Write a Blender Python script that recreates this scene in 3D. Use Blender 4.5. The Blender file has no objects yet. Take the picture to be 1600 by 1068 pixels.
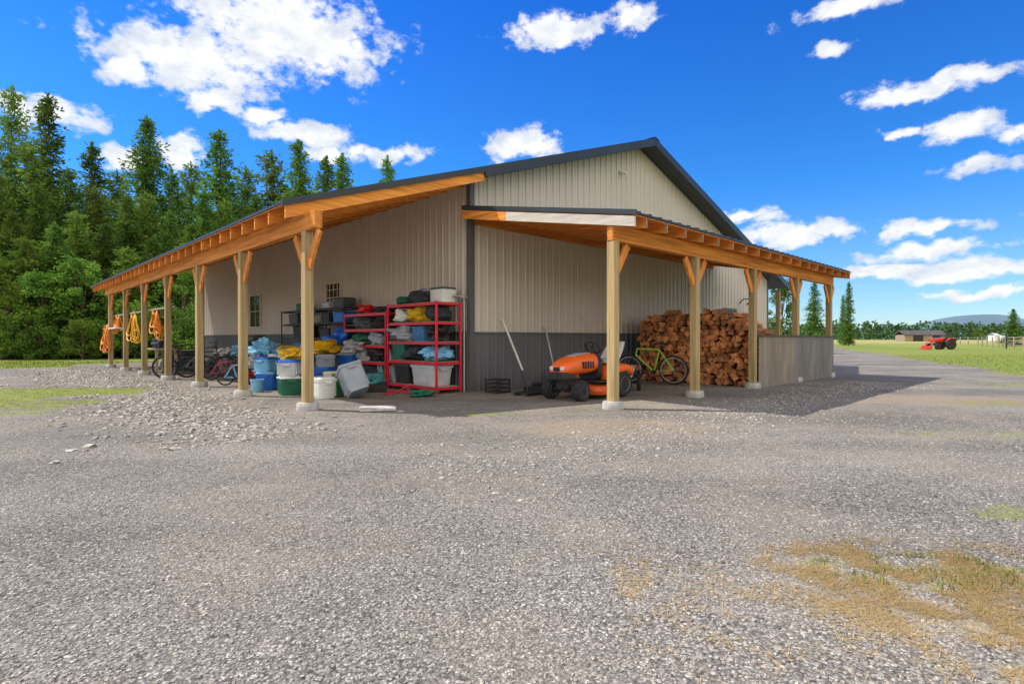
import bpy, bmesh, math, random
import numpy as np
from mathutils import Vector, Matrix, noise, Euler
random.seed(7); rng = np.random.default_rng(7)
scn = bpy.context.scene; col = scn.collection
F = 869.0; H = 1.1; TH = math.radians(44.03)
CX, CY = -0.851, 11.378
RU = (math.cos(TH), math.sin(TH)); LV = (-math.sin(TH), math.cos(TH))
def W(u, v, z=0.0): return Vector((CX+u*RU[0]+v*LV[0], CY+u*RU[1]+v*LV[1], z))
def UV(x, y): dx, dy = x-CX, y-CY; return dx*RU[0]+dy*RU[1], dx*LV[0]+dy*LV[1]
def G(px, py, z=0.0):
    Y = (H-z)*F/(py-528.0); return Vector(((px-800)/F*Y, Y, z))
def at(px, Y, z=0.0): return Vector(((px-800)/F*Y, Y, z))
R = math.radians
# ------------------------------------------------------------ mesh helper
class MB:
    def __init__(s): s.v=[]; s.f=[]; s.m=[]
    def add(s, vs, fs, m=0):
        o=len(s.v); s.v += [tuple(x) for x in vs]; s.f += [[i+o for i in f] for f in fs]; s.m += [m]*len(fs); return s
    def box(s, c, d, rot=None, m=0):
        vs=[Vector((x*d[0]/2, y*d[1]/2, z*d[2]/2)) for x in(-1,1) for y in(-1,1) for z in(-1,1)]
        if rot is not None:
            q=Euler(rot).to_matrix(); vs=[q@x for x in vs]
        c=Vector(c); vs=[x+c for x in vs]
        return s.add(vs, [(0,1,3,2),(4,6,7,5),(0,4,5,1),(2,3,7,6),(0,2,6,4),(1,5,7,3)], m)
    def tube(s, pts, r, n=8, m=0, closed=False):
        P=[Vector(p) for p in pts]; k=len(P)
        rs=r if isinstance(r,(list,tuple)) else [r]*k
        vs=[]; ref=None
        for i in range(k):
            if closed: t=(P[(i+1)%k]-P[i-1])
            else: t=P[min(i+1,k-1)]-P[max(i-1,0)]
            if t.length<1e-9: t=Vector((0,0,1))
            t.normalize()
            if ref is None:
                ref=t.orthogonal().normalized()
            else:
                ref=(ref-t*ref.dot(t))
                if ref.length<1e-6: ref=t.orthogonal()
                ref.normalize()
            b=t.cross(ref)
            for j in range(n):
                a=2*math.pi*j/n; vs.append(P[i]+(ref*math.cos(a)+b*math.sin(a))*rs[i])
        fs=[]
        for i in range(k if closed else k-1):
            i2=(i+1)%k
            for j in range(n):
                j2=(j+1)%n; fs.append((i*n+j,i*n+j2,i2*n+j2,i2*n+j))
        if not closed:
            fs.append(tuple(range(n))[::-1]); fs.append(tuple((k-1)*n+j for j in range(n)))
        return s.add(vs,fs,m)
    def bar(s, p0, p1, w, h, m=0):
        p0=Vector(p0); p1=Vector(p1); t=(p1-p0).normalized()
        up=Vector((0,0,1)) if abs(t.z)<.95 else Vector((0,1,0))
        sd=t.cross(up).normalized(); up=sd.cross(t)
        vs=[]
        for p in (p0,p1):
            for a,b in((-1,-1),(1,-1),(1,1),(-1,1)): vs.append(p+sd*a*w/2+up*b*h/2)
        return s.add(vs,[(3,2,1,0),(4,5,6,7),(0,1,5,4),(1,2,6,5),(2,3,7,6),(3,0,4,7)],m)
    def prism(s, poly, axis, a0, a1, m=0):
        n=len(poly)
        def q(p,a): return (p[0],a,p[1]) if axis=='v' else ((a,p[0],p[1]) if axis=='u' else (p[0],p[1],a))
        vs=[q(p,a0) for p in poly]+[q(p,a1) for p in poly]
        fs=[tuple(range(n)),tuple(range(n,2*n))[::-1]]+[(i,(i+1)%n,n+(i+1)%n,n+i) for i in range(n)]
        return s.add(vs,fs,m)
    def loft(s, secs, m=0, cap=True):
        n=len(secs[0]); vs=[p for sec in secs for p in sec]; fs=[]
        for i in range(len(secs)-1):
            for j in range(n):
                j2=(j+1)%n; fs.append((i*n+j,i*n+j2,(i+1)*n+j2,(i+1)*n+j))
        if cap: fs.append(tuple(range(n))[::-1]); fs.append(tuple((len(secs)-1)*n+j for j in range(n)))
        return s.add(vs,fs,m)
    def lathe(s, prof, c=(0,0,0), axis='z', n=20, m=0):
        secs=[]
        for r,z in prof:
            ring=[]
            for j in range(n):
                a=2*math.pi*j/n; x,y=r*math.cos(a),r*math.sin(a)
                p={'z':(x,y,z),'y':(x,z,y),'x':(z,x,y)}[axis]
                ring.append((p[0]+c[0],p[1]+c[1],p[2]+c[2]))
            secs.append(ring)
        return s.loft(secs,m)
    def build(s, name, mats, parent=None, bevel=0, smooth=38, loc=None, rotz=0):
        me=bpy.data.meshes.new(name); me.from_pydata(s.v,[],s.f)
        if not isinstance(mats,(list,tuple)): mats=[mats]
        for x in mats: me.materials.append(x)
        me.polygons.foreach_set('material_index', s.m)
        b=bmesh.new(); b.from_mesh(me); bmesh.ops.recalc_face_normals(b,faces=b.faces); b.to_mesh(me); b.free()
        if smooth:
            me.polygons.foreach_set('use_smooth',[True]*len(me.polygons)); me.set_sharp_from_angle(angle=R(smooth))
        o=bpy.data.objects.new(name,me); col.objects.link(o)
        if parent: o.parent=parent
        if loc is not None: o.location=loc
        o.rotation_euler.z=rotz
        if bevel:
            md=o.modifiers.new('bev','BEVEL'); md.width=bevel; md.segments=2; md.limit_method='ANGLE'; md.angle_limit=R(40)
        return o
def rr(lx, ly, r, z, n=3):
    pts=[]; r=min(r,lx/2-.001,ly/2-.001)
    for cx,cy,a0 in((lx/2-r,ly/2-r,0),(-lx/2+r,ly/2-r,90),(-lx/2+r,-ly/2+r,180),(lx/2-r,-ly/2+r,270)):
        for k in range(n+1):
            a=R(a0+90*k/n); pts.append((cx+r*math.cos(a),cy+r*math.sin(a),z))
    return pts
def ryz(x, w, z0, z1, r, n=3):
    return [(x,p[0],p[1]+(z0+z1)/2) for p in rr(w,z1-z0,r,0,n)]
def tag(o,label,cat,group=None,kind=None):
    if label: o['label']=label
    if cat: o['category']=cat
    if group: o['group']=group
    if kind: o['kind']=kind
    return o
def thing(name,label,cat,loc=(0,0,0),rotz=0,group=None):
    o=bpy.data.objects.new(name,None); col.objects.link(o); o.location=loc; o.rotation_euler=(0,0,rotz); o.empty_display_size=.1
    return tag(o,label,cat,group)
def dup(root,loc,rotz,label,group=None,scale=None,parent=None):
    r=root.copy(); col.objects.link(r); r.location=loc; r.rotation_euler=(0,0,rotz); r['label']=label
    if group: r['group']=group
    elif 'group' in r: del r['group']
    if scale: r.scale=scale
    for ch in [c for c in bpy.data.objects if c.parent==root]:
        c=ch.copy(); col.objects.link(c); c.parent=r
        for g in [k for k in bpy.data.objects if k.parent==ch]:
            d=g.copy(); col.objects.link(d); d.parent=c
    return r
def np_mesh(name, V, k, mats, parent=None, mi=None, smooth=False):
    V=np.asarray(V,dtype=np.float32).reshape(-1,3); n=len(V)//k
    me=bpy.data.meshes.new(name); me.vertices.add(len(V)); me.vertices.foreach_set('co',V.ravel())
    me.loops.add(n*k); me.loops.foreach_set('vertex_index',np.arange(n*k,dtype=np.int32))
    me.polygons.add(n); me.polygons.foreach_set('loop_start',np.arange(0,n*k,k,dtype=np.int32))
    me.update(calc_edges=True)
    for x in (mats if isinstance(mats,list) else [mats]): me.materials.append(x)
    if mi is not None: me.polygons.foreach_set('material_index',np.asarray(mi,dtype=np.int32))
    o=bpy.data.objects.new(name,me); col.objects.link(o)
    if parent: o.parent=parent
    return o
# ------------------------------------------------------------ materials
def new_mat(name):
    m=bpy.data.materials.new(name); m.use_nodes=True; t=m.node_tree
    return m,t,t.nodes['Principled BSDF']
def nd(t,typ,**kw):
    n=t.nodes.new(typ)
    for k,v in kw.items(): setattr(n,k,v)
    return n
def mth(t,op,a,b=None,c=None,clamp=False):
    n=nd(t,'ShaderNodeMath',operation=op); n.use_clamp=clamp
    for i,x in enumerate((a,b,c)):
        if x is None: continue
        if isinstance(x,(int,float)): n.inputs[i].default_value=x
        else: t.links.new(x,n.inputs[i])
    return n.outputs[0]
def mixc(t,fac,a,b,mode='MIX'):
    n=nd(t,'ShaderNodeMix',data_type='RGBA',blend_type=mode)
    for s,x in ((n.inputs[0],fac),(n.inputs[6],a),(n.inputs[7],b)):
        if isinstance(x,(int,float)): s.default_value=x
        elif isinstance(x,tuple): s.default_value=(x+(1,))[:4]
        else: t.links.new(x,s)
    return n.outputs[2]
def ntex(t,vec,scale,detail=4,rough=.55):
    n=nd(t,'ShaderNodeTexNoise'); n.inputs['Scale'].default_value=scale; n.inputs['Detail'].default_value=detail; n.inputs['Roughness'].default_value=rough
    if vec is not None: t.links.new(vec,n.inputs['Vector'])
    return n.outputs['Fac']
def mrange(t,x,a,b,c=0,d=1,smooth=False):
    n=nd(t,'ShaderNodeMapRange'); 
    if smooth: n.interpolation_type='SMOOTHSTEP'
    t.links.new(x,n.inputs[0])
    for i,val in zip((1,2,3,4),(a,b,c,d)): n.inputs[i].default_value=val
    return n.outputs[0]
def M(name,c,rough=.6,metal=0,var=.2,scale=6,bump=0,stretch=(1,1,1),spec=.4,rand=0,c2=None):
    m,t,p=new_mat(name)
    tc=nd(t,'ShaderNodeTexCoord'); mp=nd(t,'ShaderNodeMapping'); mp.inputs['Scale'].default_value=stretch
    t.links.new(tc.outputs['Object'],mp.inputs[0])
    f=ntex(t,mp.outputs[0],scale,4,.6); f2=mrange(t,f,.3,.7)
    hi=c2 if c2 else tuple(min(1,x*(1+var)) for x in c); lo=tuple(x*(1-var) for x in c)
    out=mixc(t,f2,lo,hi)
    if rand:
        oi=nd(t,'ShaderNodeObjectInfo'); hs=nd(t,'ShaderNodeHueSaturation'); t.links.new(out,hs.inputs['Color'])
        t.links.new(mrange(t,oi.outputs['Random'],0,1,1-rand,1+rand),hs.inputs['Value']); out=hs.outputs[0]
    t.links.new(out,p.inputs['Base Color'])
    p.inputs['Roughness'].default_value=rough; p.inputs['Metallic'].default_value=metal; p.inputs['Specular IOR Level'].default_value=spec
    if bump:
        b=nd(t,'ShaderNodeBump'); b.inputs['Strength'].default_value=bump; b.inputs['Distance'].default_value=.01
        t.links.new(f,b.inputs['Height']); t.links.new(b.outputs[0],p.inputs['Normal'])
    return m
tan=M('tan_metal',(.65,.58,.50),.45,0,.06,.6)
greym=M('grey_metal',(.14,.142,.152),.45,0,.12,.8)
trimm=M('trim_metal',(.11,.113,.12),.45,0,.1,1)
roofm=M('roof_metal',(.035,.045,.05),.4,0,.15,1)
def wood(name,c,st,var=.3,rand=.12): return M(name,c,.75,0,var,7,.25,st,.25,rand)
OW=(.76,.275,.052)
wood_u=wood('stained_lumber_u',OW,(.12,2.5,2.5),.4,.2); wood_v=wood('stained_lumber_v',OW,(2.5,.12,2.5),.4,.2)
wood_b=wood('stained_brace',(.72,.26,.05),(2,2,.4),.35,.15)
deck_m=wood('deck_boards',(.62,.22,.05),(.4,3,3),.4)
post_m=wood('treated_post',(.40,.295,.145),(3,3,.12),.35,.18)
tail_m=wood('weathered_tail',(.36,.28,.2),(2,2,2),.35)
fasc_m=wood('weathered_board',(.6,.56,.5),(2,.15,2),.25)
conc=M('concrete',(.44,.425,.4),.9,0,.3,9,.4)
ply_m=M('weathered_plywood',(.235,.215,.195),.85,0,.3,2.2,0,(1.6,1,.35),.15,.12)
ply2_m=M('brown_plywood',(.27,.225,.175),.85,0,.3,2.2,0,(1.6,1,.35),.15,.1)
red_m=M('red_steel',(.72,.015,.035),.4,0,.15,4)
blk=M('black_plastic',(.028,.028,.03),.55,0,.3,6)
rub=M('rubber',(.03,.03,.031),.85,0,.3,14,.3)
dkg=M('dark_grey_plastic',(.09,.095,.105),.6,0,.2,5)
gry=M('grey_plastic',(.34,.38,.44),.5,0,.12,4)
lgry=M('light_grey_plastic',(.56,.58,.6),.5,0,.14,4)
wht=M('white_plastic',(.78,.78,.75),.5,0,.08,4)
blu=M('blue_plastic',(.02,.16,.62),.45,0,.15,4)
lbl=M('light_blue_plastic',(.19,.47,.72),.5,0,.2,4)
grn=M('dark_green_plastic',(.02,.14,.08),.5,0,.2,4)
tea=M('teal_fabric',(.07,.3,.31),.8,0,.4,6,.3)
yel=M('yellow_vinyl',(.8,.5,.02),.5,0,.2,4)
pnk=M('pink_plastic',(.66,.07,.16),.5,0,.15,4)
pur=M('purple_cloth',(.16,.06,.25),.85,0,.3,6,.3)
org=M('orange_paint',(.88,.15,.018),.35,0,.08,3,0,(1,1,1),.5)
orh=M('orange_hose',(.88,.28,.03),.6,0,.3,10)
yeh=M('yellow_hose',(.88,.44,.03),.6,0,.3,10)
chrome=M('bare_steel',(.55,.55,.55),.4,.6,.15,5)
lens=M('lamp_lens',(.75,.76,.78),.15,0,.05,5,0,(1,1,1),.6)
cloth_k=M('dark_cloth',(.04,.045,.055),.9,0,.4,6,.4)
cloth_b=M('blue_cloth',(.07,.2,.4),.85,0,.4,6,.4)
lime=M('lime_paint',(.34,.62,.06),.4,0,.1,5)
cream=M('cream_board',(.68,.6,.46),.7,0,.1,5)
bark=M('bark',(.17,.115,.08),.95,0,.4,9,.6,(2,2,.5))
glass,_t,_p=new_mat('window_glass'); _p.inputs['Base Color'].default_value=(.03,.04,.05,1); _p.inputs['Roughness'].default_value=.05; _p.inputs['Specular IOR Level'].default_value=.7
log_end=M('log_end',(.54,.225,.09),.85,0,.5,8,.4,(1,1,1),.2,.45)
log_bark=M('log_bark',(.25,.12,.07),.95,0,.5,9,.5,(.6,2,2),.2,.4)
def foliage(name,dark,light,trans=.25):
    m,t,p=new_mat(name); t.nodes.remove(p); out=t.nodes['Material Output']
    tc=nd(t,'ShaderNodeTexCoord'); f=ntex(t,tc.outputs['Object'],.55,2); g=nd(t,'ShaderNodeNewGeometry'); oi=nd(t,'ShaderNodeObjectInfo')
    x=mth(t,'ADD',mrange(t,f,.32,.68,0,.6),mth(t,'MULTIPLY',g.outputs['Random Per Island'],.4))
    c=mixc(t,x,dark,light)
    hs=nd(t,'ShaderNodeHueSaturation'); t.links.new(c,hs.inputs['Color']); t.links.new(mrange(t,oi.outputs['Random'],0,1,.7,1.3),hs.inputs['Value']); t.links.new(mrange(t,oi.outputs['Random'],0,1,.485,.515),hs.inputs['Hue'])
    d=nd(t,'ShaderNodeBsdfDiffuse'); tr=nd(t,'ShaderNodeBsdfTranslucent'); mx=nd(t,'ShaderNodeMixShader'); mx.inputs[0].default_value=trans
    t.links.new(hs.outputs[0],d.inputs[0]); t.links.new(hs.outputs[0],tr.inputs[0]); t.links.new(d.outputs[0],mx.inputs[1]); t.links.new(tr.outputs[0],mx.inputs[2]); t.links.new(mx.outputs[0],out.inputs[0])
    return m
fol_con=foliage('conifer_needles',(.036,.105,.028),(.22,.36,.06),.35)
fol_dec=foliage('broad_leaves',(.045,.125,.025),(.26,.39,.06),.35)
fol_far=foliage('distant_leaves',(.03,.065,.03),(.09,.15,.06),.1)
grass_m=foliage('grass_blades',(.11,.19,.02),(.36,.39,.08))
straw_m=foliage('straw',(.26,.17,.06),(.76,.57,.28),.1)
# ------------------------------------------------------------ camera, world, sun
cam=bpy.data.cameras.new('camera'); cam.sensor_width=36; cam.lens=F/1600*36; cam.clip_end=8000; cam.clip_start=.05
co=bpy.data.objects.new('camera',cam); col.objects.link(co); co.location=(0,0,H); co.rotation_euler=(R(90)-math.atan(6/F),0,0); scn.camera=co
SD=Vector((-.76,.15,1)).normalized()
sun=bpy.data.lights.new('sun','SUN'); sun.energy=5.0; sun.angle=R(.5); sun.color=(1,.93,.82)
so=bpy.data.objects.new('sun',sun); col.objects.link(so); so.rotation_euler=(-SD).to_track_quat('-Z','Y').to_euler(); so.location=(-20,5,30)
wd=bpy.data.worlds.new('World'); scn.world=wd; wd.use_nodes=True; t=wd.node_tree; t.nodes.clear()
try: wd.cycles.sampling_method='MANUAL'; wd.cycles.sample_map_resolution=512
except Exception: pass
out=nd(t,'ShaderNodeOutputWorld'); bg=nd(t,'ShaderNodeBackground'); bg.inputs[1].default_value=.15; t.links.new(bg.outputs[0],out.inputs[0])
sky=nd(t,'ShaderNodeTexSky',sky_type='NISHITA'); sky.sun_disc=False; sky.sun_elevation=math.asin(SD.z); sky.sun_rotation=math.atan2(SD.x,SD.y)
sky.altitude=700; sky.air_density=1.0; sky.dust_density=.3; sky.ozone_density=3
tc=nd(t,'ShaderNodeTexCoord'); sx=nd(t,'ShaderNodeSeparateXYZ'); t.links.new(tc.outputs['Generated'],sx.inputs[0])
az=mth(t,'ARCTAN2',sx.outputs[0],sx.outputs[1]); el=mth(t,'ARCSINE',sx.outputs[2])
cmb=nd(t,'ShaderNodeCombineXYZ'); t.links.new(az,cmb.inputs[0]); t.links.new(el,cmb.inputs[1]); P=cmb.outputs[0]
tint=nd(t,'ShaderNodeValToRGB'); t.links.new(mrange(t,el,0,.62),tint.inputs[0])
e=tint.color_ramp.elements; e[0].position=0; e[0].color=(.72,.88,1.02,1); e[1].position=1; e[1].color=(.08,.58,1.5,1)
x=tint.color_ramp.elements.new(.4); x.color=(.22,.77,1.36,1)
skyc=mixc(t,1.0,sky.outputs[0],tint.outputs[0],'MULTIPLY')
blobs=[(450,50,165,62),(300,92,150,42),(205,108,62,26),(365,122,60,28),(330,160,52,20),(520,80,85,30),(100,180,62,28),(30,172,40,26),(480,210,75,17),(415,185,34,14),(600,242,68,14),(510,243,40,12),(820,228,58,24),(285,240,42,26),(190,250,40,18),(865,52,80,20),(985,32,38,19),(1440,140,115,20),(1510,125,50,20),(1500,205,72,20),(1400,213,24,9),(1595,203,26,16),(1530,252,62,15),(1235,366,100,19),(1160,338,44,12),(1440,358,95,14),(1450,392,125,14),(1520,424,120,17),(1300,72,34,10),(1330,5,100,14),(1400,420,100,10),(1530,462,100,9),(1200,345,20,7)]
cur=None
wn=nd(t,'ShaderNodeTexNoise'); wn.inputs['Scale'].default_value=20; wn.inputs['Detail'].default_value=3; t.links.new(P,wn.inputs['Vector'])
wv=nd(t,'ShaderNodeVectorMath',operation='MULTIPLY_ADD'); t.links.new(wn.outputs['Color'],wv.inputs[0]); wv.inputs[1].default_value=(.07,.045,0)
off=nd(t,'ShaderNodeVectorMath',operation='ADD'); t.links.new(P,off.inputs[0]); off.inputs[1].default_value=(-.035,-.0225,0); t.links.new(off.outputs[0],wv.inputs[2]); PW=wv.outputs[0]
for (bx,by,rx,ry) in blobs:
    dx=(bx-800)/F; dz=(528-by)/F; a=math.atan(dx); ev=math.atan(dz/math.sqrt(1+dx*dx))
    sa=(1+dx*dx)*F/rx; se=math.sqrt(1+dx*dx)*F/ry
    n=nd(t,'ShaderNodeVectorMath',operation='MULTIPLY_ADD'); t.links.new(PW,n.inputs[0]); n.inputs[1].default_value=(sa,se,0); n.inputs[2].default_value=(-a*sa,-ev*se,0)
    l=nd(t,'ShaderNodeVectorMath',operation='LENGTH'); t.links.new(n.outputs[0],l.inputs[0])
    cur=l.outputs['Value'] if cur is None else mth(t,'MINIMUM',cur,l.outputs['Value'])
def cn(offv,sc_=17):
    a=nd(t,'ShaderNodeVectorMath',operation='MULTIPLY_ADD'); t.links.new(P,a.inputs[0]); a.inputs[1].default_value=(1,1.5,1); a.inputs[2].default_value=offv
    return ntex(t,a.outputs[0],sc_,7,.62)
n1=cn((0,0,0)); n2=cn((-.012,.022,0)); n3=cn((3,1,0),42)
dn=mth(t,'ADD',mth(t,'MULTIPLY',mth(t,'SUBTRACT',n1,.5),2.4),mth(t,'MULTIPLY',mth(t,'SUBTRACT',n3,.5),1.5))
dens=mrange(t,mth(t,'ADD',cur,dn),1.2,.5,0,1,True)
rel=mth(t,'ADD',.62,mth(t,'MULTIPLY',mth(t,'SUBTRACT',n1,n2),2.8))  # relief lighting of the clouds put into their colour, from offset noise
rel=mth(t,'ADD',rel,mth(t,'MULTIPLY',mth(t,'SUBTRACT',.8,cur),.35),clamp=True)
cloudc=mixc(t,rel,(4.5,5.0,5.8),(7.2,7.2,7.1))
fin=mixc(t,mth(t,'MULTIPLY',dens,.97),skyc,cloudc)
bk=mth(t,'MULTIPLY',mrange(t,sx.outputs[1],.12,-.3,0,1,True),mrange(t,ntex(t,tc.outputs['Generated'],2.2,4),.3,.55,.6,1,True))  # bright unseen cloud bank behind the camera, added to fill the shaded walls
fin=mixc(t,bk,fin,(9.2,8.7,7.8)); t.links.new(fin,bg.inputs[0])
scn.view_settings.view_transform='Standard'; scn.view_settings.look='None'; scn.view_settings.exposure=0
# ------------------------------------------------------------ ground
def sm(x): x=max(0,min(1,x)); return x*x*(3-2*x)
BP=[(-50,-10),(0,5),(10,11.3),(16.8,15.4),(26,19.3),(38,25),(56,33),(120,62),(4000,1800)]
def fb(y):
    for (a,b),(c,d) in zip(BP,BP[1:]):
        if y<=c: return b+(d-b)*(y-a)/(c-a)
    return BP[-1][1]
PATCH=[(-9.6,11.0,2.5,1.7,.85),(-8.0,9.2,1.3,.9,.72),(-7.0,8.2,.8,.5,.6),(-5.9,7.2,.5,.3,.45),(4.9,6.4,1.0,.35,.52),(8.3,9.4,1.5,.6,.55),(5.6,6.0,.7,.3,.5),(3.2,3.5,.35,.2,.6),(8.2,8.0,1.3,.4,.55),(-.2,8.05,1.6,.3,.6),(1.1,4.6,.3,.15,.5),(-5.0,5.2,.4,.2,.5),(1.2,8.7,.5,.2,.5),(12.5,13.0,2.5,1.2,.6)]
def masks(x,y):
    u,v=UV(x,y); n=noise.noise((x*.35,y*.35,0)); n2=noise.noise((x*1.3,y*1.3,5))
    g=0
    if x<2: g=max(g, sm((y-20.3+n*1.5)/1.2+.5)*sm((-u-4.3+n*.6)/.8+.5), sm((v-20.5+n)/1.5+.5))
    f=fb(y)
    g=max(g, sm((x-f+n*1.2)/2.2+.5))
    if y>34: g=max(g, sm((f-9-x)/2+.5)*sm((v-19)/2))
    for px,py,a,b,s in PATCH:
        d=math.hypot((x-px)/a,(y-py)/b)
        if d<1.8: g=max(g, s*sm((1.3-d+n2*.6)/.8))
    d=math.hypot(((x-2.0)+.3*(y-2.3))/1.0,(y-2.25)/.62)
    n4=noise.noise((x*4,y*4,8)); s=.55*sm((1.5-d+n2*.5)/1.1)*(.75+.6*n4) if d<2.1 else 0
    dd=math.hypot((x-2.05)/.7,(y-2.62)/.22)
    if dd<1.9: g=max(g,.5*sm((1.5-dd+n2*.6)/1.0))
    dirt=.75*sm((1.3-math.hypot((x-1.3)/1.6,(y-6.9)/.9)+n2*.4)/.8)
    dirt=max(dirt,.8*sm((1.2-math.hypot((x-7.8)/2.6,(y-9.8)/1.1)+n2*.3)/.8))
    return g,s,dirt
def axis(segs):
    r=[segs[0][0]]
    for a,b,st in segs:
        k=max(1,int(round((b-a)/st))); r+=[a+(b-a)*(i+1)/k for i in range(k)]
    return r
xs=axis([(-3000,-400,650),(-400,-80,40),(-80,-24,4),(-24,-12,.5),(-12,.6,.2),(.6,3.4,.09),(3.4,18,.2),(18,40,.7),(40,120,5),(120,500,40),(500,3000,500)])
ys=axis([(-300,-20,70),(-20,0,4),(0,1,.5),(1,4,.09),(4,24,.22),(24,60,1),(60,160,5),(160,600,40),(600,4000,400)])
nx,ny=len(xs),len(ys); vs=[]; mk=[]
for y in ys:
    for x in xs:
        u,v=UV(x,y)
        z=0
        if 0<y<30 and -20<x<25: 
            z=.012*noise.noise((x*.8,y*.8,1))
            if u>-3.9 and v>-4.1 and u<16: z=min(0,z)
        vs.append((x,y,z)); mk.append(masks(x,y))
gfaces=[];rfaces=[]
for j in range(ny-1):
    for i in range(nx-1):
        q=[j*nx+i,j*nx+i+1,(j+1)*nx+i+1,(j+1)*nx+i]
        (gfaces if sum(mk[k][0] for k in q)/4>.62 else rfaces).append(q)
gm,t,p=new_mat('gravel_and_grass')
tc=nd(t,'ShaderNodeTexCoord'); O=tc.outputs['Object']
at_=nd(t,'ShaderNodeAttribute',attribute_name='mask'); sc=nd(t,'ShaderNodeSeparateColor'); t.links.new(at_.outputs['Color'],sc.inputs[0])
def vor(scale,feat='F1'):
    n=nd(t,'ShaderNodeTexVoronoi',feature=feat); n.inputs['Scale'].default_value=scale; t.links.new(O,n.inputs['Vector']); return n
v1=vor(75); v2=vor(140); v3=vor(34)
def ramp(x,els):
    n=nd(t,'ShaderNodeValToRGB'); t.links.new(x,n.inputs[0]); r=n.color_ramp
    r.elements[0].position=els[0][0]; r.elements[0].color=els[0][1]+(1,); r.elements[1].position=els[-1][0]; r.elements[1].color=els[-1][1]+(1,)
    for a,c in els[1:-1]: k=r.elements.new(a); k.color=c+(1,)
    return n.outputs[0]
def sepr(n): s=nd(t,'ShaderNodeSeparateColor'); t.links.new(n.outputs['Color'],s.inputs[0]); return s.outputs[0]
ST=[(0,(.09,.083,.073)),(.25,(.19,.177,.157)),(.5,(.30,.277,.24)),(.7,(.225,.212,.19)),(.88,(.42,.385,.33)),(1,(.62,.58,.51))]
c1=ramp(sepr(v1),ST); c2=ramp(sepr(v2),ST); c3=ramp(sepr(v3),ST)
gmix=mixc(t,mrange(t,ntex(t,O,9,3),.45,.6),c1,c2)
gmix=mixc(t,mrange(t,ntex(t,O,5,2),.62,.70),gmix,c3)
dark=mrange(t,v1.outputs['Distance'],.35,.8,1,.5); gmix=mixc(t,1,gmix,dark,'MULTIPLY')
big=mrange(t,ntex(t,O,.45,5,.6),.3,.7,.84,1.22); gmix=mixc(t,1,gmix,big,'MULTIPLY')
mpt=nd(t,'ShaderNodeMapping'); mpt.inputs['Scale'].default_value=(.12,1.0,1); mpt.inputs['Rotation'].default_value=(0,0,.12); t.links.new(O,mpt.inputs[0])
trk=mrange(t,ntex(t,mpt.outputs[0],.75,3),.35,.65,.82,1.15); gmix=mixc(t,1,gmix,trk,'MULTIPLY')
warm=mixc(t,mrange(t,ntex(t,O,.9,4),.45,.7,0,.4),gmix,(.33,.28,.21)); 
fn=ntex(t,O,22,4,.7); mn=ntex(t,O,4.5,5,.65)
dm=mrange(t,mth(t,'ADD',sc.outputs[2],mth(t,'MULTIPLY',mth(t,'SUBTRACT',mn,.5),1.2)),.35,.8,0,.7,True)
gmix=mixc(t,dm,warm,mixc(t,fn,(.22,.16,.105),(.43,.345,.25)))
gc=mixc(t,mrange(t,mn,.3,.7),(.12,.19,.025),(.34,.37,.075)); gc=mixc(t,mrange(t,fn,.3,.75,0,.5),gc,(.07,.115,.015))
sy=nd(t,'ShaderNodeSeparateXYZ'); t.links.new(O,sy.inputs[0])
lf=ntex(t,O,.06,4); gc=mixc(t,mrange(t,lf,.4,.65,0,.35),gc,(.38,.36,.09))
gc=mixc(t,mrange(t,sy.outputs[1],80,150,0,.7),gc,(.45,.38,.15))
mx=mth(t,'ADD',mth(t,'MULTIPLY',mth(t,'SUBTRACT',mn,.5),1.5),mth(t,'MULTIPLY',mth(t,'SUBTRACT',fn,.5),1.4))
gfac=mrange(t,mth(t,'ADD',sc.outputs[0],mx),.42,.85,0,1,True)
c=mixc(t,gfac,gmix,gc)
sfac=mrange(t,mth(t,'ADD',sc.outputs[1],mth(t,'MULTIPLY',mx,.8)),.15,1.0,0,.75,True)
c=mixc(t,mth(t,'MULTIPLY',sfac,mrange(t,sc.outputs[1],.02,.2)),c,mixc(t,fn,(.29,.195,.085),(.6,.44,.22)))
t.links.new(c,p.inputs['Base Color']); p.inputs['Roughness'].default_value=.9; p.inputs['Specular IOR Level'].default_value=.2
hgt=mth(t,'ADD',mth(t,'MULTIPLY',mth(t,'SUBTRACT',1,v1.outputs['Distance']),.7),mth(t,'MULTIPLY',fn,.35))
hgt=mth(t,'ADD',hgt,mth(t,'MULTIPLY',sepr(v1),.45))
b=nd(t,'ShaderNodeBump'); b.inputs['Strength'].default_value=.75; b.inputs['Distance'].default_value=.011; t.links.new(hgt,b.inputs['Height']); t.links.new(b.outputs[0],p.inputs['Normal'])
def gobj(name,faces,label,cat):
    used=sorted({k for f in faces for k in f}); mp={k:i for i,k in enumerate(used)}
    me=bpy.data.meshes.new(name); me.from_pydata([vs[k] for k in used],[],[[mp[k] for k in f] for f in faces])
    a=me.color_attributes.new('mask','FLOAT_COLOR','POINT'); arr=[]
    for k in used: arr+=[mk[k][0],mk[k][1],mk[k][2],1]
    a.data.foreach_set('color',arr); me.materials.append(gm)
    me.polygons.foreach_set('use_smooth',[True]*len(me.polygons))
    o=bpy.data.objects.new(name,me); col.objects.link(o); tag(o,label,cat,kind='structure')
gobj('gravel_yard',rfaces,'wide grey gravel yard and drive around the metal building','gravel yard')
gobj('grass_field',gfaces,'mown green and yellow grass field running to the horizon','grass')
t_=(1+5**.5)/2
ICO=np.array([(-1,t_,0),(1,t_,0),(-1,-t_,0),(1,-t_,0),(0,-1,t_),(0,1,t_),(0,-1,-t_),(0,1,-t_),(t_,0,-1),(t_,0,1),(-t_,0,-1),(-t_,0,1)],dtype=np.float32)/1.9
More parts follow.
